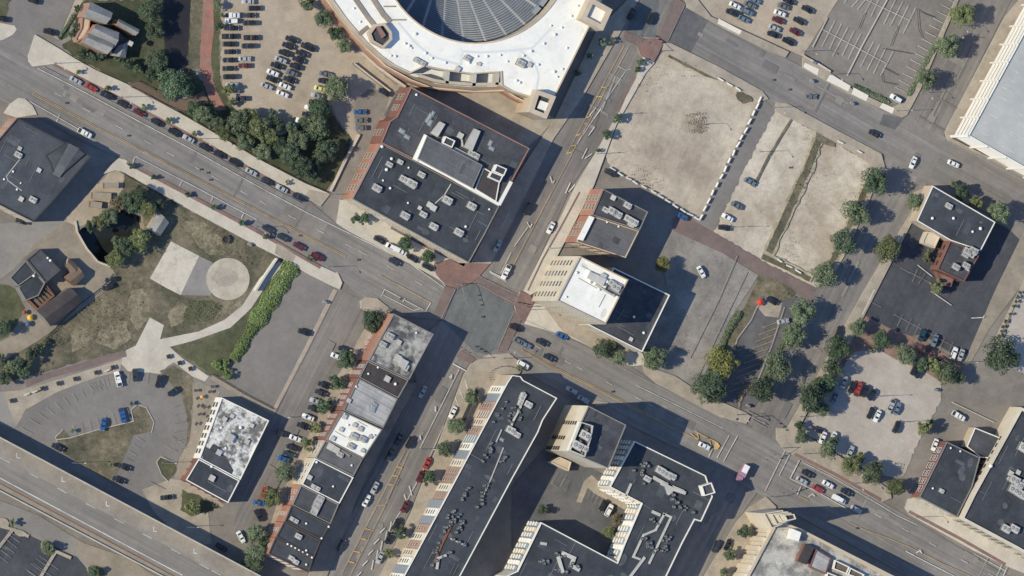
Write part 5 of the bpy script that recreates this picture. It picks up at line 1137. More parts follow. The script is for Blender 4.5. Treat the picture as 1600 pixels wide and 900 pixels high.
cars('in the small court between black roofs', 'left', 'cars in the court', [(950,797,'white','u',120),(941,790,'black','s',120)], 120)
cars('in shade right of the courtyard complex', 'top', 'cars in the shade', [(1136,851,'black','s',115),(1117,854,'dark','u',115)], 115, 1)
cars('below the white roofed tower', 'left', 'cars on the road', [(804,512,'black','u'),(809,533,'grey','s'),(819,539,'steel','s'),(845,535,'black','s'),(876,525,'blue','s'),(857,559,'black','s')], 25, 0, 'driving')
cars('in the shadow north of the long black roof', 'left', 'cars in the shade', [(892,610,'silver','s'),(910,624,'silver','s'),(816,570,'white','u')], 28)
cars('on the left asphalt lot with the tan kerb', '', 'cars on the side lot', [(474,519,'black','u',20)], 20)
cars('beside the upper terrace buildings', 'top', 'cars parked by the terrace row', [(536,546,'black','s'),(525,557,'white','s'),(505,602,'black','s'),(500,614,'dark','s'),(492,627,'silver','s'),(489,639,'dark','s'),(480,652,'white','s'),(472,666,'black','s')], 22, 1)
cars('beside the lower terrace buildings', 'top', 'cars parked by the terrace row', [(437,677,'dark','s'),(460,685,'white','s'),(455,699,'black','s'),(450,710,'teal','s'),(441,717,'blue','s'),(411,770,'red','s',110),(404,786,'blue','s',10),(403,805,'black','u',60)], 20, 1)
cars('on the shaded side of the lower street', 'top', 'cars on the lower cross street', [(659,612,'silver','s'),(639,691,'black','u'),(622,686,'black','s'),(608,711,'dark','s'),(584,762,'silver','s'),(571,782,'white','s'),(532,852,'dark','s')], 118, 1)
cars('on the sunny side of the lower street', 'top', 'cars on the lower cross street', [(706,644,'white','s'),(666,724,'red','s'),(655,745,'maroon','s'),(631,792,'maroon','s'),(618,819,'black','u'),(606,841,'black','s'),(592,871,'silver','s')], 116, 1)
cars('by the highway below the curved lot', 'left', 'cars around the curved lot', [(89,699,'black','s',28),(193,730,'black','s',20),(184,750,'black','s',20),(259,777,'black','s',-5),(345,855,'black','u',30),(375,839,'white','s',60)], 28)
cars('in the curved parking lot', 'left', 'cars around the curved lot', [(183,592,'white','p',75),(210,586,'dark','u',85),(247,596,'black','u',105),(269,612,'black','s',145),(160,663,'blue','s',100),(190,649,'blue','p',75)], 90)
cars('on the top left side street', 'left', 'cars in the top left', [(76,50,'black','u',15),(51,1,'black','s',20),(2,30,'black','u',10)], 15)
cars('below the far left black warehouse', 'left', 'cars in the top left', [(33,346,'black','s',15),(172,437,'black','s',-10),(167,448,'black','s',-20)], 15)
cars('in the edge column by the brick path', 'top', 'cars in the top left gravel lot', [(362,24,'white','p'),(360,33,'white','u'),(362,44,'black','s'),(357,57,'black','p'),(356,69,'black','u'),(359,81,'black','s'),(356,94,'black','s'),(356,107,'black','s'),(357,120,'black','u'),(361,133,'silver','s'),(376,154,'dark','s')], 0, 1)
cars('in the second column off the brick path', 'top', 'cars in the top left gravel lot', [(386,3,'silver','s'),(396,13,'black','u'),(388,36,'black','u'),(388,24,'dark','s'),(391,59,'black','p'),(386,72,'black','u'),(381,92,'silver','s'),(380,103,'maroon','s')], 0, 1)
cars('in the left diagonal gravel lot column', 'top', 'cars in the top left gravel lot', [(454,62,'black','s'),(449,72,'black','s'),(443,83,'black','s'),(437,94,'silver','s'),(431,103,'black','s'),(425,114,'white','s'),(424,124,'black','s'),(415,135,'silver','s')], 22, 1)
cars('in the right diagonal gravel lot column', 'top', 'cars in the top left gravel lot', [(480,74,'black','p'),(470,84,'black','s'),(465,94,'black','s'),(460,104,'black','s'),(454,114,'grey','s'),(451,125,'black','s'),(444,135,'white','s'),(440,147,'white','s')], 22, 1)
cars('by trees right of the gravel lot', 'top', 'cars in the top left gravel lot', [(507,116,'grey','s'),(505,127,'black','s'),(499,139,'yellow','s'),(494,150,'silver','s'),(491,161,'black','s'),(484,169,'white','s'),(480,180,'black','s'),(472,190,'white','p')], 15, 1)
cars('on the drive below the bleachers', 'top', 'cars on the drive', [(599,144,'black','s',30),(561,175,'blue','s',0),(563,188,'grey','s',0),(562,200,'grey','s',0)], 0, 1)
# ---------------------------------------------------------------- trees
foliage('leaf_mid', (110,121,94), (94,106,82), (132,142,114)); foliage('leaf_dark', (86,101,80), (74,88,70), (106,119,96))
foliage('leaf_moss', (116,122,84), (98,106,72), (140,142,104)); foliage('leaf_blue', (86,104,80), (74,92,70), (106,122,98)); foliage('leaf_pale', (112,126,90), (96,110,78), (132,146,104)); foliage('leaf_yellow', (142,142,88), (122,124,74), (164,160,104))
foliage('leaf_lime', (124,142,90), (104,124,76), (146,160,108)); foliage('leaf_plum', (104,78,84), (86,66,74), (122,94,98)); foliage('leaf_brown', (122,112,92), (100,92,74), (140,130,104))
mat('bark', (96,82,70), None, var=.2)
def crown_mesh(seed, nclump, nleaf, leaf, flatn=.8):
    r = random.Random(seed); mb = MB(); cl = []
    for i in range(nclump):
        while True:
            p = Vector((r.uniform(-1,1), r.uniform(-1,1), r.uniform(-1,1)))
            if .35 < p.length < 1: break
        p = p.normalized()*r.uniform(.30,.86); p.z *= flatn; cl.append((p, r.uniform(.17,.42)))
    for i in range(nleaf):
        c, cr = cl[r.randrange(nclump)]
        d = Vector((r.gauss(0,1), r.gauss(0,1), r.gauss(0,1)+.25)).normalized()
        p = c+d*cr*r.uniform(.55,1.05)
        nrm = (d+Vector((r.gauss(0,.5), r.gauss(0,.5), r.gauss(0,.5)+.3))).normalized(); a = nrm.orthogonal().normalized(); a.rotate(Matrix.Rotation(r.uniform(0,6.28), 3, nrm)); b_ = nrm.cross(a)
        s = leaf*r.uniform(.6,1.35)
        mb.quad([p-a*s, p-b_*s*.55, p+a*s, p+b_*s*.55])
    return mb
CRM = {}
def crown(cls, seed, leafm):
    k = (cls, seed, leafm)
    if k not in CRM: CRM[k] = crown_mesh(seed*13+len(cls), *dict(small=(9,520,.16), medium=(20,2000,.092), large=(38,4600,.062))[cls]).mesh('crown', _M[leafm])
    return CRM[k]
def trunk_mesh(seed):
    r = random.Random(seed); mb = MB(); mb.tube((0,0,0), (.03,.02,.55), .075, .05, 7)
    for k in range(5):
        a = k*1.257+r.uniform(-.3,.3); e = (.42*math.cos(a), .42*math.sin(a), .55+r.uniform(.25,.45)); mb.tube((.03,.02,.5+.02*k), e, .035, .012, 5)
        mb.tube(e, (e[0]*1.5, e[1]*1.5, e[2]+.2), .013, .005, 4)
    return mb.mesh('trunk', _M['bark'])
TRM = [trunk_mesh(k) for k in range(4)]
def add_tree(px, py, rpx, leafm, label, group, name='tree', zf=1.0):
    rr = rpx*PXM*1.19; zc = (rr*1.45+1.1)*zf; cls = 'small' if rr < 2.1 else ('medium' if rr < 3.4 else 'large')
    x, y = G(px, py, zc); r = empty(name, (x, y, 0)); tag(r, label, name.replace('_', ' '), group)
    s = rr*rnd.uniform(.96, 1.06)
    inst('crown', crown(cls, rnd.randrange(4 if cls != 'large' else 3), leafm), r, (0,0,zc), rnd.uniform(0,6.28), (s*rnd.uniform(.86,1.12), s*rnd.uniform(.86,1.12), s*rnd.uniform(.85,1.1)))
    inst('trunk', TRM[rnd.randrange(4)], r, (0,0,0), rnd.uniform(0,6.28), (rr, rr, zc))
LN = dict(leaf_mid='green', leaf_dark='dark green', leaf_blue='blue green', leaf_pale='pale green', leaf_yellow='yellow green', leaf_lime='lime green', leaf_moss='olive green', leaf_plum='plum coloured', leaf_brown='brownish')
def trees(phrase, end, group, items, leafm='leaf_mid', key=0, size=None, name='tree'):
    items = sorted(items, key=lambda t: t[key])
    for i, it in enumerate(items):
        lm = it[3] if len(it) > 3 else (rnd.choice(['leaf_mid', 'leaf_mid', 'leaf_moss', 'leaf_blue', 'leaf_dark']) if leafm == 'leaf_mid' else leafm)
        sz = size or ('small' if it[2] < 8 else ('medium' if it[2] < 15 else 'large'))
        lab = '%s %s %s %s' % (sz, LN[lm], name, phrase)
        if len(items) > 1: lab += ', %s from the %s' % (ordn(i), end)
        add_tree(it[0], it[1], it[2], lm, lab, group, name)
trees('in the garden behind the old house', 'left', 'garden trees', [(237,15,18),(240,45,13),(246,92,15),(235,118,11),(250,112,12),(214,108,8),(262,150,8)], 'leaf_dark')
trees('close around the old house walls', 'left', 'garden trees', [(128,82,8),(141,88,8),(157,86,7),(184,92,7),(200,98,9),(117,42,7),(122,12,7),(113,55,6)], 'leaf_dark')
trees('beside the dark strip end and the footbridge', 'left', 'garden trees', [(274,130,22),(293,140,13)], 'leaf_mid')
trees('on the north boulevard pavement', 'left', 'young street trees', [(121,113,5),(169,138,6),(225,168,6),(264,188,6),(304,209,5),(450,286,4)], 'leaf_pale')
trees('on the south boulevard pavement', 'left', 'young street trees', [(205,259,5),(240,277,5),(293,304,5),(336,325,6),(377,348,6),(417,369,6),(486,404,5)], 'leaf_blue')
trees('between the brick path and the gravel lot', 'top', 'path trees', [(340,8,8),(342,40,7),(355,140,9),(362,160,7),(348,24,5)], 'leaf_mid', 1)
trees('in the belt above the boulevard', 'left', 'woodland trees', [(316,180,16),(300,172,11),(338,195,13),(352,208,13),(370,192,18),(390,180,14),(384,222,14),(405,200,18),(420,214,15),(412,236,14),(432,196,12),(440,228,13,'leaf_dark'),(450,240,16,'leaf_dark'),(465,218,15),(470,262,18,'leaf_dark'),(487,272,12,'leaf_dark'),(507,237,17),(495,212,12),(478,195,10,'leaf_dark'),(330,178,9),(425,180,9,'leaf_dark'),(455,200,12,'leaf_dark'),(520,225,11,'leaf_dark'),(495,255,12,'leaf_dark')])
trees('right of the gravel lot', 'top', 'lot trees', [(525,137,19),(502,170,17),(495,197,15)], 'leaf_mid', 1)
trees('between gravel lot and stadium', 'top', 'lot trees', [(481,6,12),(504,28,15),(521,51,12),(539,71,13)], 'leaf_mid', 1)
trees('below the huge black roofed block', 'left', 'pavement trees', [(555,341,7),(569,342,8),(632,381,12),(668,400,12)], 'leaf_blue')
trees('around the sunken basin', 'left', 'basin trees', [(155,345,12),(170,337,13),(185,322,12,'leaf_brown'),(197,310,13),(220,303,15),(230,325,14),(210,322,12),(250,320,9),(216,375,16),(195,388,14),(183,378,12),(180,404,14),(207,386,12),(228,368,10),(140,355,9)], 'leaf_mid')
trees('in the thicket at the left edge', 'left', 'thicket trees', [(4,512,13,'leaf_dark'),(6,590,12),(15,574,12),(27,567,12),(32,582,9),(47,556,12),(60,545,8),(67,536,7),(-2,560,11),(40,572,8)])
trees('in front of the terrace row', 'top', 'trees by the terrace row', [(582,502,18,'leaf_dark'),(542,563,17,'leaf_dark'),(527,597,12),(507,635,12),(492,667,10),(480,695,12),(447,737,15),(427,777,16),(400,835,14),(398,862,16),(395,882,17),(412,845,10)], 'leaf_mid', 1)
trees('on the lower cross street pavement', 'top', 'pavement trees', [(736,622,11),(712,665,13),(695,700,12),(670,746,11),(627,832,11),(607,865,8)], 'leaf_mid', 1)
trees('on the bottom left black lot islands', 'left', 'island trees', [(18,819,7),(76,855,10),(147,892,9)], 'leaf_mid')
trees('near the grass of the curved lot', 'left', 'island trees', [(297,794,12),(171,727,5),(205,632,4),(112,673,4)], 'leaf_mid')
trees("in the angular complex's court", 'left', 'court trees', [(848,796,8),(962,812,10,'leaf_brown'),(952,832,9)], 'leaf_mid')
trees('beside the limestone block', 'top', 'pavement trees', [(1160,832,12),(1141,867,11),(1130,895,9)], 'leaf_mid', 1)
trees('below the white roofed tower', 'left', 'pavement trees', [(944,545,13),(967,558,12),(1022,560,18),(957,540,9),(812,576,6)], 'leaf_mid')
trees('around the striped side lot', 'left', 'lot corner trees', [(1105,600,24,'leaf_dark'),(1118,613,16,'leaf_dark'),(1130,566,24,'leaf_yellow'),(1122,552,10,'leaf_yellow'),(1035,414,13,'leaf_yellow'),(1192,608,22,'leaf_dark')])
trees('on the stadium side of the street', 'top', 'young street trees', [(942,67,7),(921,87,7),(902,114,6),(957,62,5)], 'leaf_mid', 1)
trees("on the big dirt lot's left edge", 'top', 'young street trees', [(1001,98,6),(964,185,8),(949,212,8),(936,236,4),(998,108,5)], 'leaf_dark', 1)
trees("by the striped lot's hedge", 'top', 'avenue trees', [(1505,22,19),(1481,73,19),(1451,125,16),(1490,20,9)], 'leaf_mid', 1)
trees('left of the right hand street', 'top', 'avenue trees', [(1370,284,22),(1340,332,20),(1318,377,20),(1289,428,21),(1256,490,22),(1240,527,19),(1217,570,20)], 'leaf_mid', 1)
trees('right of the right hand street', 'top', 'avenue trees', [(1387,388,20),(1312,542,18),(1303,575,16),(1290,600,13),(1270,622,24),(1284,640,13),(1300,556,11),(1279,598,10)], 'leaf_mid', 1)
trees('around the black roofed corner restaurant', 'left', 'restaurant trees', [(1427,315,13),(1502,300,12),(1490,290,7),(1527,317,11),(1560,332,17),(1464,447,11),(1447,405,7),(1450,395,6)], 'leaf_mid')
trees('between black lot and gravel lot', 'left', 'strip trees', [(1341,512,13),(1377,530,15),(1415,552,15),(1441,572,11),(1457,570,12),(1482,582,18),(1440,546,9,'leaf_plum'),(1470,563,9,'leaf_plum'),(1498,588,12),(1452,549,6,'leaf_plum'),(1366,545,6)], 'leaf_mid')
trees('growing alone at the far right above the alley', '', 'single trees', [(1568,552,25)], 'leaf_dark')
trees('below the pale gravel lot', 'left', 'strip trees', [(1250,667,8),(1254,682,10),(1292,702,15),(1303,692,9),(1330,725,15),(1345,716,8),(1364,742,17),(1372,728,9),(1400,760,15)], 'leaf_mid')
trees('beside the brick shop and low annex', 'left', 'strip trees', [(1445,667,12),(1529,735,7),(1452,662,8)], 'leaf_mid')
# hedges: clipped rows, one object each, and single round shrubs
def hedge(pts, wpx, h, leafm, label, group='hedges', n=None):
    P = [G(*p, h*.6) for p in pts]; mb = MB(); r = random.Random(len(label)); L = sum(math.dist(a, c) for a, c in zip(P[:-1], P[1:])); n = n or int(L*wpx*PXM*34)
    for _ in range(n):
        k = r.randrange(len(P)-1) if len(P) > 2 else 0; a, c = P[k], P[k+1]; t = r.random(); d = Vector(c)-Vector(a); d.normalize(); nn = Vector((-d.y, d.x)); o = r.gauss(0, .33); o = max(-.55, min(.55, o))
        lump = .9+.12*math.sin(t*math.dist(a, c)*.9+k*2); p = Vector((*lerp(a, c, t), 0))+Vector((nn.x, nn.y, 0))*o*wpx*PXM*lump; p.z = h*(1-(o*1.4)**2)*r.uniform(.45, 1.05)*lump
        nrm = Vector((r.gauss(0,.5)+nn.x*o, r.gauss(0,.5)+nn.y*o, 1)).normalized(); u = nrm.orthogonal().normalized(); u.rotate(Matrix.Rotation(r.uniform(0,6.28), 3, nrm)); v = nrm.cross(u); s = r.uniform(.18,.42)
        mb.quad([p-u*s, p-v*s*.6, p+u*s, p+v*s*.6])
    base = G(*pts[0]); mb.v = [(x-base[0], y-base[1], z) for x, y, z in mb.v]
    o = mb.build('hedge', _M[leafm], None, (*base, 0)); tag(o, label, 'hedge', group)
hedge([(458,413),(438,446),(416,480),(398,508)], 27, 2.6, 'leaf_lime', 'bright lime green upper half of the long hedge beside the asphalt lot')
hedge([(398,508),(378,543),(366,562)], 17, 2.2, 'leaf_lime', 'thinner green lower stretch of the long hedge beside the asphalt lot')
hedge([(1464,70),(1449,95),(1432,128),(1420,150)], 9, 1.6, 'leaf_mid', 'green hedge between the empty striped lot and its street pavement')
hedge([(1334,133),(1352,140),(1372,150)], 6, 1.2, 'leaf_dark', 'low dark hedge at the bottom edge of the empty striped lot')
hedge([(1372,150),(1390,160)], 8, 1.4, 'leaf_mid', 'short green hedge beside the white SUV of the empty striped lot')
hedge([(1157,487),(1147,505),(1134,528),(1128,545)], 11, 1.8, 'leaf_mid', 'dense green hedge left of the striped side lot under the red umbrella')
hedge([(1237,512),(1222,540),(1205,570),(1190,600)], 6, 1.1, 'leaf_pale', 'thin pale hedge between striped side lot and avenue trees')
hedge([(117,22),(105,42),(92,60)], 6, 1.2, 'leaf_dark', 'dark hedge beside the path left of the old house')
SH = [(1594,456),(1590,464),(1587,472),(1584,479),(1578,490),(1571,502),(1568,510),(1565,518),(1561,525),(1567,506)]
for i, (x, y) in enumerate(sorted(SH[:9], key=lambda t: t[1])): add_tree(x, y, 3.4, 'leaf_dark', 'small round clipped shrub along the right alley, %s from the top' % ordn(i), 'clipped shrubs', 'shrub')
for i, (x, y, r_) in enumerate([(340,572,9),(356,584,9),(352,570,7)]): add_tree(x, y, r_, 'leaf_lime', 'round lime green shrub at the lower hedge end by the path, %s from the left' % ordn(i if i < 1 else 3-i), 'hedge end shrubs', 'shrub', .5)
# ---------------------------------------------------------------- street furniture, walls, small things
def poly_wall(name, label, cat, pts, wd, h, mt, zt=None, group=None, posts=None):
    base = G(*pts[0]); r = empty(name, (*base, 0)); tag(r, label, cat, group); P = rel(r, [G(*p) for p in pts]); mb = MB()
    for a, c in zip(P[:-1], P[1:]):
        d = Vector(c)-Vector(a); M = Matrix.Translation((*a, 0)) @ Matrix.Rotation(math.atan2(d.y, d.x), 4, 'Z')
        if posts: mb.box(0, d.length-.01, -wd/2, wd/2, h*.86, h, 0, M); mb.box(0, d.length-.01, -wd/2, wd/2, h*.42, h*.5, 0, M)
        else: mb.box(0, d.length-.01, -wd/2, wd/2, 0, h, 0, M)
    mb.build('rail' if posts else 'wall', _M[mt], r)
    if posts:
        n = 0
        for a, c in zip(P[:-1], P[1:]):
            L = math.dist(a, c); k = 0
            while k*posts < L and n < 90:
                p = lerp(a, c, k*posts/L); mb = MB(); mb.box(-.06, .06, -.06, .06, 0, h+.05); mb.build('post', _M[mt], r, (*p, 0)); k += 1; n += 1
    else:
        mb = MB(); Pc = P
        for a, c in zip(P[:-1], P[1:]):
            d = Vector(c)-Vector(a); M = Matrix.Translation((*a, h+.002)) @ Matrix.Rotation(math.atan2(d.y, d.x), 4, 'Z'); mb.box(0, d.length-.02, -wd/2-.05, wd/2+.05, 0, .1, 0, M)
        mb.build('coping', _M['concrete'], r)
    return r
poly_wall('low_wall', 'tan low wall curving beside the stadium arcade, nearer the stadium', 'wall', [(560,78),(585,102),(612,122),(632,136)], .8, 1.6, 'wall_tan')
poly_wall('low_wall', 'dark low wall at the right edge of the gravel lot below the stadium', 'wall', [(551,99),(575,118),(608,143)], .5, 1.8, 'wall_dark')
poly_wall('low_wall', 'tan wall between the shady tree belt and the drive', 'wall', [(560,210),(539,249),(515,299)], .8, 1.3, 'wall_tan')
poly_wall('retaining_wall', 'pale wall left of the narrow slot above the lime green hedge', 'wall', [(430,404),(412,430),(397,454)], .5, 3.0, 'wall_white')
poly_wall('retaining_wall', 'grey wall between slot and hedge at the top of the lime green hedge', 'wall', [(450,412),(432,438),(398,495)], .4, 1.0, 'wall_grey')
poly_wall('railing', 'dark railing between south boulevard pavement and sandy yard', 'railing', [(186,268),(235,296),(284,322)], .1, 1.3, 'metal_dark', posts=2.6)
poly_wall('railing', 'thin dark railing along the back of the north boulevard pavement', 'railing', [(232,150),(277,174),(312,194),(355,219)], .1, 1.2, 'metal_dark', posts=2.6)
poly_wall('railing', 'dark railing between the tree belt and the boulevard pavement', 'railing', [(357,221),(400,246),(475,285),(513,301)], .1, 1.2, 'metal_dark', posts=2.8)
poly_wall('railing', 'dark fence along the tan strip below the long asphalt lot', 'railing', [(330,585),(380,615),(428,640)], .1, 1.5, 'metal_dark', posts=3)
poly_wall('low_wall', 'pale curb wall around the sunken basin edge', 'wall', [(117,345),(120,363),(135,389),(152,409),(172,417)], .5, .9, 'wall_tan')
poly_wall('low_wall', 'low brick wall at the lower left corner of the empty striped lot', 'wall', [(1254,88),(1275,99),(1296,112)], .6, 1.5, 'wall_brick_red')
poly_wall('fence', 'dark wooden fence from the basin to the left edge thicket', 'fence', [(176,428),(160,447),(120,478),(88,510),(64,536)], .12, 1.8, 'metal_dark', posts=3)
poly_wall('low_wall', 'pale wall at the street edge of the black asphalt lot', 'wall', [(1365,452),(1357,470),(1346,492)], .5, 1.0, 'wall_tan')
# footbridge
r = empty('footbridge', (*G(245,150), 0)); tag(r, 'brown timber footbridge curving from the boulevard pavement to the brick path', 'bridge')
N_ = [(200,130),(215,127),(240,140),(262,152),(285,156),(302,150),(318,142)]; S_ = [(204,136),(225,146),(250,160),(276,172),(286,174),(310,166),(326,158)]
P = rel(r, [G(*p, .5) for p in N_]+[G(*p, .5) for p in S_[::-1]]); mb = MB(); mb.prism(ccw(P), -.1, .5); mb.build('deck', _M['wood'], r)
for E in (N_, S_):
    P = rel(r, [G(*p, .5) for p in E])
    for a, c in zip(P[:-1], P[1:]):
        d = Vector(c)-Vector(a); M = Matrix.Translation((*a, .5)) @ Matrix.Rotation(math.atan2(d.y, d.x), 4, 'Z'); mb = MB(); mb.box(0, d.length-.02, -.08, .08, 1.0, 1.12, 0, M); mb.box(0, .16, -.12, .12, 0, 1.0, 0, M); mb.build('handrail', _M['wood'], r)
# concrete barriers
mb = MB()
pr = [(-.3,0),(.3,0),(.3,.1),(.13,.35),(.09,.85),(-.09,.85),(-.13,.35),(-.3,.1)]
i0 = len(mb.v)
for x in (-1.15, 1.15): mb.v += [(x, y, z) for y, z in pr]
for k in range(8): mb.f.append((k, 8+k, 8+(k+1)%8, (k+1)%8)); mb.m.append(0)
mb.f += [tuple(range(8)), tuple(range(15,7,-1))]; mb.m += [0,0]; JB = mb.mesh('concrete_barrier', _M['wall_white'])
def barriers(items, phrase, rz):
    for i, (x, y) in enumerate(items):
        X, Y = G(x, y, .5); o = inst('concrete_barrier', JB, None, (X, Y, ZC), rz+rnd.uniform(-.12,.12), (rnd.uniform(.85,1.1),1,1)); tag(o, 'pale concrete barrier %s, %s from the top' % (phrase, ordn(i)), 'barrier', 'concrete barriers around the dirt lots')
barriers([(1186,156),(1182,166),(1176,177),(1170,190),(1164,204),(1157,215),(1152,226),(1145,239),(1138,251),(1132,264),(1126,276),(1119,289),(1112,301),(1106,314),(1100,326),(1094,340)], 'on the right edge of the large dirt lot', B_ROT)
barriers([(956,264),(968,272),(981,279),(991,285),(1005,292),(1020,300),(1031,307),(1042,314),(1054,322),(1066,329),(1077,335),(1087,341)], 'on the lower edge of the large dirt lot', A_ROT)
barriers([(1125,124),(1139,132),(1152,139)], 'on the top edge of the large dirt lot', A_ROT)
barriers([(1312,222),(1342,237)], 'at the top of the striped dirt lot', A_ROT)
barriers([(1217,407),(1232,416),(1246,424)], 'at the bottom of the striped dirt lot', A_ROT)
# street lamps: one built, the rest copied part by part
lp = MB(); lp.cyl(0,0,0,.35,.28,.24,10); lp.cyl(0,0,.35,9.2,.13,.075,8); LPM = lp.mesh('pole', _M['metal_grey'])
am = MB(); am.tube((0,0,9.0),(1.1,0,9.55),.06,.05,6); am.tube((1.1,0,9.55),(2.4,0,9.65),.05,.04,6); ARM = am.mesh('arm', _M['metal_grey'])
hd = MB(); hd.box(2.2,3.0,-.17,.17,9.52,9.68); hd.box(2.3,2.95,-.12,.12,9.47,9.52); HDM = hd.mesh('lamp_head', _M['metal_light'])
LAMPS = [(84,99,-60,'on the north boulevard pavement, leftmost of its kerb line'),(187,152,-60,'on the north boulevard pavement beside the footbridge'),(311,217,-60,'on the north boulevard pavement beside the tree belt'),(513,304,-60,'at the drive mouth beside the huge black block'),
 (1089,194,-60,'alone on the weedy patch of the large dirt lot'),(1186,237,-60,'on the striped dirt lot beside the grass line'),(1142,355,0,'beside the black SUV on the striped dirt lot'),(1253,80,-30,'at the lower left corner of the empty striped lot'),(1296,116,-60,'beside the white slabs below the empty striped lot'),
 (1400,173,0,'on the corner pavement below the empty striped lot'),(1437,145,-60,'near the corner of the empty striped lot and the avenue'),(1492,41,-60,'between the two upper trees of the avenue'),(1207,168,-60,'at the top left corner of the striped dirt lot'),
 (1502,566,0,'at the lower right corner of the black lot'),(1366,619,0,'in the middle of the pale gravel lot'),(1407,659,0,'on the lower right part of the gravel lot'),(1249,651,0,'at the left edge of the gravel lot'),(1254,709,-60,'on the pavement corner below the gravel lot'),(1329,755,-60,'on the pavement below the gravel lot trees'),
 (1431,808,-60,'on the pavement beside the brick shop'),(111,723,0,'on the triangle of dry grass in the curved lot'),(252,723,0,'on the small grass island of the curved lot'),(287,823,0,'on the tan yard beside the highway shadow'),(509,417,-60,'at the end of the south boulevard pavement'),
 (397,355,-60,'on the south boulevard pavement among parked cars'),(547,547,180,'beside the upper terrace buildings'),(450,652,180,'at the lower corner of the long asphalt lot'),(824,484,-60,'on the brick corner below the cream tower'),(786,560,60,'on the rounded corner north of the long block'),(1150,648,-60,'on the pavement left of the lower right junction'),
 (655,702,0,'beside the lower cross street turn lane'),(608,835,0,'on the lower cross street pavement near the frame bottom'),(1480,60,0,'against the second tree of the avenue'),(965,178,180,'on the left edge pavement of the large dirt lot'),(930,240,180,'at the brick band near the large dirt lot corner'),(857,388,180,'on the pavement west of the brick walkup')]
for x, y, a, ph in LAMPS:
    X, Y = G(x, y); r = empty('street_lamp', (X, Y, ZC), R(a)); tag(r, 'tall grey street lamp '+ph, 'street lamp', 'street lamps')
    for nm, me in (('pole', LPM), ('arm', ARM), ('lamp_head', HDM)): inst(nm, me, r)
# traffic signals
sp = MB(); sp.cyl(0,0,0,6.8,.16,.11,8); SPM = sp.mesh('pole', _M['metal_grey']); ma = MB(); ma.tube((0,0,6.4),(8.5,0,6.9),.11,.06,6); MAM = ma.mesh('mast_arm', _M['metal_grey'])
sh_ = MB(); sh_.box(-.18,.18,-.16,.16,-1.0,0,0)
for z in (-.2,-.5,-.8): sh_.cyl(0,-.2,z-.01,z+.01,.1,.1,8,1)
SHM = sh_.mesh('signal_head', [_M['metal_dark'], _M['paint_yellow']])
for x, y, a, ph in [(712,444,-75,'on the brick plaza corner above the central junction'),(814,480,170,'on the brick corner right of the central junction'),(742,560,150,'on the rounded corner below the central junction'),(1174,651,-40,'left of the lower right junction'),(1218,700,-150,'right of the lower right junction below the gravel lot'),(1198,776,20,'at the lower corner of the lower right junction'),(1020,80,140,'on the round brick corner at the top junction')]:
    X, Y = G(x, y); r = empty('traffic_signal', (X, Y, ZC), R(a)); tag(r, 'grey mast arm traffic signal '+ph, 'traffic signal', 'traffic signals')
    inst('pole', SPM, r); inst('mast_arm', MAM, r)
    for t in (4.5, 6.3, 8.2): inst('signal_head', SHM, r, (t, 0, 6.75), 0)
# tree planters and benches of the curved plaza, patio tables, umbrellas
for i, (x, y) in enumerate([(17,626),(65,607),(90,599),(116,592),(149,582),(175,574),(262,557),(279,567),(296,576)]):
    X, Y = G(x, y); r = empty('planter', (X, Y, _z[0]), R(20)); tag(r, 'square dark planter on the tan plaza of the curved lot, %s from the left' % ordn(i), 'planter', 'plaza planters')
    mb = MB(); mb.box(-.75,.75,-.75,.75,0,.45,0); mb.build('box', _M['wall_dark'], r); mb = MB(); mb.box(-.6,.6,-.6,.6,.451,.5,0); mb.build('soil', _M['soil'], r)
for i, (x, y) in enumerate([(40,616),(52,612),(165,579)]):
    X, Y = G(x, y); r = empty('bench', (X, Y, _z[0]), R(20)); tag(r, 'pale bench between planters of the curved plaza, %s from the left' % ordn(i), 'bench', 'plaza benches')
    mb = MB(); mb.box(-1.1,1.1,-.3,.3,.4,.48,0); mb.build('seat', _M['concrete'], r)
    for sx in (-.8,.8): mb = MB(); mb.box(sx-.12,sx+.12,-.25,.25,0,.4,0); mb.build('leg', _M['concrete_grey'], r)
for i, (x, y) in enumerate([(304,610),(307,622),(308,634),(310,647),(305,662),(318,636),(330,604),(326,612),(322,650)]):
    X, Y = G(x, y); r = empty('patio_table', (X, Y, _z[0]), rnd.random()); tag(r, 'small dark table on the patio of the corner brick building, %s in line' % ordn(i), 'table', 'patio tables')
    mb = MB(); mb.box(-.7,.7,-.5,.5,.72,.78,0); mb.build('tabletop', _M['wall_dark'], r); mb = MB(); mb.cyl(0,0,0,.72,.07,.07,6); mb.build('leg', _M['metal_dark'], r)
def umbrella(x, y, rr, rgb, nm, label):
    X, Y = G(x, y, 2.4); r = empty('umbrella', (X, Y, 0)); tag(r, label, 'umbrella'); plain(nm, rgb, .8)
    mb = MB(); n = 8
    for k in range(n):
        a, c = 2*math.pi*k/n, 2*math.pi*(k+1)/n; mb.quad([(rr*math.cos(a), rr*math.sin(a), 2.2), (rr*math.cos(c), rr*math.sin(c), 2.2), (0,0,2.9)])
        mb.quad([(rr*math.cos(a), rr*math.sin(a), 2.0), (rr*math.cos(c), rr*math.sin(c), 2.0), (rr*math.cos(c), rr*math.sin(c), 2.2), (rr*math.cos(a), rr*math.sin(a), 2.2)])
    mb.build('canopy', _M[nm], r); mb = MB(); mb.cyl(0,0,0,2.8,.05,.05,6); mb.build('pole', _M['metal_light'], r)
umbrella(1188,472,1.4,(206,74,62),'cloth_red','red umbrella over the attendant spot of the striped side lot')
umbrella(316,620,.8,(214,160,86),'cloth_orange','orange umbrella on the patio of the corner brick building')
umbrella(47,496,1.1,(232,182,60),'cloth_yellow','yellow umbrella in the yard below the brown striped barn')
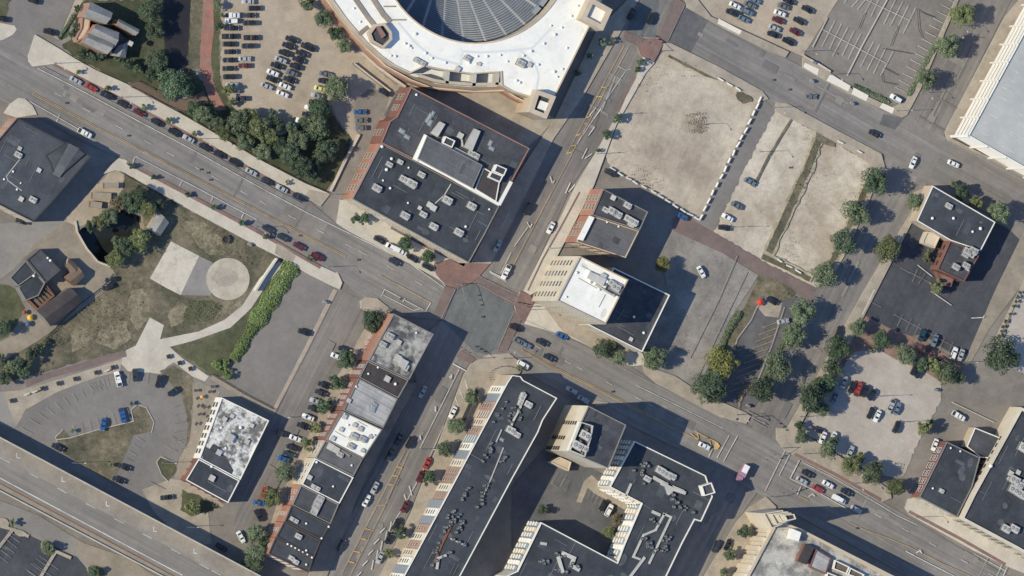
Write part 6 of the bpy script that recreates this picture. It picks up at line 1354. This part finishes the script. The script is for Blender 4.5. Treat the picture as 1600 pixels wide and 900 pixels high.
umbrella(38,488,.9,(150,84,70),'cloth_brown','small brown umbrella in the yard below the brown striped barn')
umbrella(44,506,1.1,(74,96,128),'cloth_blue','blue umbrella in the yard below the brown striped barn')
# timber stacks in the sandy yard
for (x, y, l_, w_, a, ph) in [(172,290,6,2,2,'topmost of three in the sandy yard'),(157,306,7.6,2.4,-2,'longest, middle of three in the sandy yard'),(148,320,5,2.2,-8,'lowest of three in the sandy yard')]:
    X, Y = G(x, y); r = empty('timber_stack', (X, Y, _z[0]), R(a)); tag(r, 'brown timber stack, '+ph, 'timber stack', 'timber stacks')
    for k in range(4): mb = MB(); mb.box(-l_/2+.1*k, l_/2-.15*k, -w_/2, w_/2, .1+k*.35, .1+k*.35+.3, 0); mb.build('board_layer', _M['wood' if k < 3 else 'concrete_tan'], r)
    for sx in (-1, 1): mb = MB(); mb.box(sx*l_*.35-.1, sx*l_*.35+.1, -w_/2-.1, w_/2+.1, 0, .1, 0); mb.build('bearer', _M['wall_dark'], r)
# pink and white truck at the shaded corner
r = empty('box_truck', (*G(1156,739), ZC), -R(118)); tag(r, 'pink and white box truck at the shaded edge of the lower right junction', 'truck')
plain('pink_paint', (168,130,152), .5)
mb = MB(); mb.box(-3.3, 1.3, -1.22, 1.22, .8, 3.5); mb.build('cargo_box', _M['pink_paint'], r)
mb = MB(); mb.box(-3.25, -.2, -1.15, 1.0, 3.5, 3.56); mb.build('box_roof', _M['frame_white'], r)
mb = MB(); mb.prism([(1.4,-1.05),(2.9,-1.05),(3.3,-.85),(3.3,.85),(2.9,1.05),(1.4,1.05)], .5, 1.5); mb.prism([(1.4,-1.0),(2.5,-1.0),(2.5,1.0),(1.4,1.0)], 1.5, 2.45); mb.build('cab', _M['pink_paint'], r)
mb = MB(); mb.quad([(2.52,-.9,1.55),(2.52,.9,1.55),(2.5,.85,2.35),(2.5,-.85,2.35)]); mb.build('windshield', _M['car_glass'], r)
for sx in (-2.3, 2.2):
    for sy in (-1.0, 1.0): inst('wheel', CM['suv'][2], r, (sx, sy, .05), 0, (1.25,1.25,1.25))
# fire ring, utility cabinets, bollards
r = empty('fire_ring', (*G(351,374), _z[0])); tag(r, 'dark round fire ring on the dry park grass above the round plaza', 'fire ring')
mb = MB(); n = 20
for k in range(n):
    a, c = 2*math.pi*k/n, 2*math.pi*(k+1)/n; f = lambda rr, u, z: (rr*math.cos(u), rr*math.sin(u), z)
    mb.quad([f(1.6,a,0), f(1.6,c,0), f(1.6,c,.6), f(1.6,a,.6)]); mb.quad([f(1.6,a,.6), f(1.6,c,.6), f(1.15,c,.6), f(1.15,a,.6)]); mb.quad([f(1.15,c,0), f(1.15,a,0), f(1.15,a,.6), f(1.15,c,.6)])
mb.build('rim', _M['wall_dark'], r); mb = MB(); mb.cyl(0,0,0,.12,1.14,1.14,16); mb.build('ash_bed', _M['soil'], r)
for x, y, ph in [(388,382,'on the dry grass above the round plaza'),(1266,127,'on the avenue above the dirt lots'),(1329,162,'on the road near the white slabs'),(1166,634,'beside the shaded tree left of the lower right junction'),(1459,609,'at the right edge of the gravel lot'),(505,472,'at the top of the long asphalt lot'),(1269,98,'in the middle of the white slab corner')]:
    X, Y = G(x, y); r = empty('utility_cabinet', (X, Y, ZC), A_ROT); tag(r, 'small pale utility cabinet '+ph, 'utility cabinet', 'utility cabinets')
    mb = MB(); mb.box(-.7,.7,-.4,.4,0,1.2,0); mb.build('box', _M['metal_light'], r); mb = MB(); mb.box(-.75,.75,-.45,.45,1.2,1.28,0); mb.build('lid', _M['metal_grey'], r)
bm_ = MB(); bm_.cyl(0,0,0,1.3,.11,.11,8); bm_.cyl(0,0,1.3,1.4,.13,.06,8); BM = bm_.mesh('bollard', _M['metal_dark'])
for i in range(12):
    t = R(200-14*i); x, y = 787+24*math.cos(t), 588-16*math.sin(t)
    X, Y = G(x, y); tag(inst('bollard', BM, None, (X, Y, ZC)), 'thin dark bollard in the arc round the long block corner, %s from the left' % ordn(i), 'bollard', 'bollard arc')
# skeletal weeds and dark litter give the lots their small detail
mat('weed_pale', (160,148,124), (140,132,106), var=.2)
mat('weed_brown', (134,122,98), (112,106,82), var=.2)
def scatter(name, poly, n, mt, s0, s1, zz):
    r2 = random.Random(hash(poly[0]) % 1000 if False else int(poly[0][0]*7+poly[0][1])); xs = [p[0] for p in poly]; ys = [p[1] for p in poly]; mb = MB(); k = 0
    def ins(x, y):
        c = False; j = len(poly)-1
        for i in range(len(poly)):
            if (poly[i][1] > y) != (poly[j][1] > y) and x < (poly[j][0]-poly[i][0])*(y-poly[i][1])/(poly[j][1]-poly[i][1])+poly[i][0]: c = not c
            j = i
        return c
    cl = [(r2.uniform(min(xs), max(xs)), r2.uniform(min(ys), max(ys))) for _ in range(max(3, n//40))]
    while k < n:
        c = r2.choice(cl); x, y = c[0]+r2.gauss(0, 13), c[1]+r2.gauss(0, 13); k += 1
        if not ins(x, y): continue
        X, Y = G(x, y); s = r2.uniform(s0, s1); a = r2.uniform(0, 3.1); z = zz+r2.uniform(.02, .25)
        mb.quad([(X-s*math.cos(a), Y-s*math.sin(a), zz), (X+s*math.sin(a)*.4, Y-s*math.cos(a)*.4, z), (X+s*math.cos(a), Y+s*math.sin(a), zz+.02), (X-s*math.sin(a)*.4, Y+s*math.cos(a)*.4, z)])
    o = mb.build(name, _M[mt]); tag(o, kind='stuff')
scatter('weeds', [(1036,80),(1120,118),(1187,157),(1140,248),(1092,343),(1060,325),(955,262),(965,190),(1005,114)], 260, 'weed_brown', .15, .45, ZC)
scatter('weeds', [(1255,195),(1374,265),(1330,350),(1280,452),(1200,412),(1240,330)], 500, 'weed_pale', .12, .35, ZC)
scatter('weeds', [(200,545),(60,585),(60,532),(150,465),(185,440),(232,440),(225,495)], 700, 'weed_brown', .15, .45, ZC)
scatter('weeds', [(258,330),(290,328),(420,402),(405,425),(350,398),(310,396)], 500, 'weed_brown', .15, .45, ZC)
scatter('weeds', [(330,470),(390,465),(340,498),(270,520),(262,500),(285,466)], 400, 'weed_brown', .15, .45, ZC)
scatter('weeds', [(1195,440),(1262,472),(1180,635),(1100,615),(1140,530)], 120, 'weed_brown', .2, .5, ZC)
for nm in range(1):
    scatter('weeds', [(1272,206),(1290,210),(1240,335),(1206,405),(1190,398),(1222,330)], 500, 'weed_brown', .2, .5, ZC)
    scatter('weeds', [(1374,262),(1290,444),(1276,438),(1352,268)], 400, 'weed_brown', .2, .5, ZC)

scatter('weeds', [(1066,178),(1100,174),(1106,196),(1092,212),(1072,208)], 420, 'weed_brown', .15, .5, ZC)
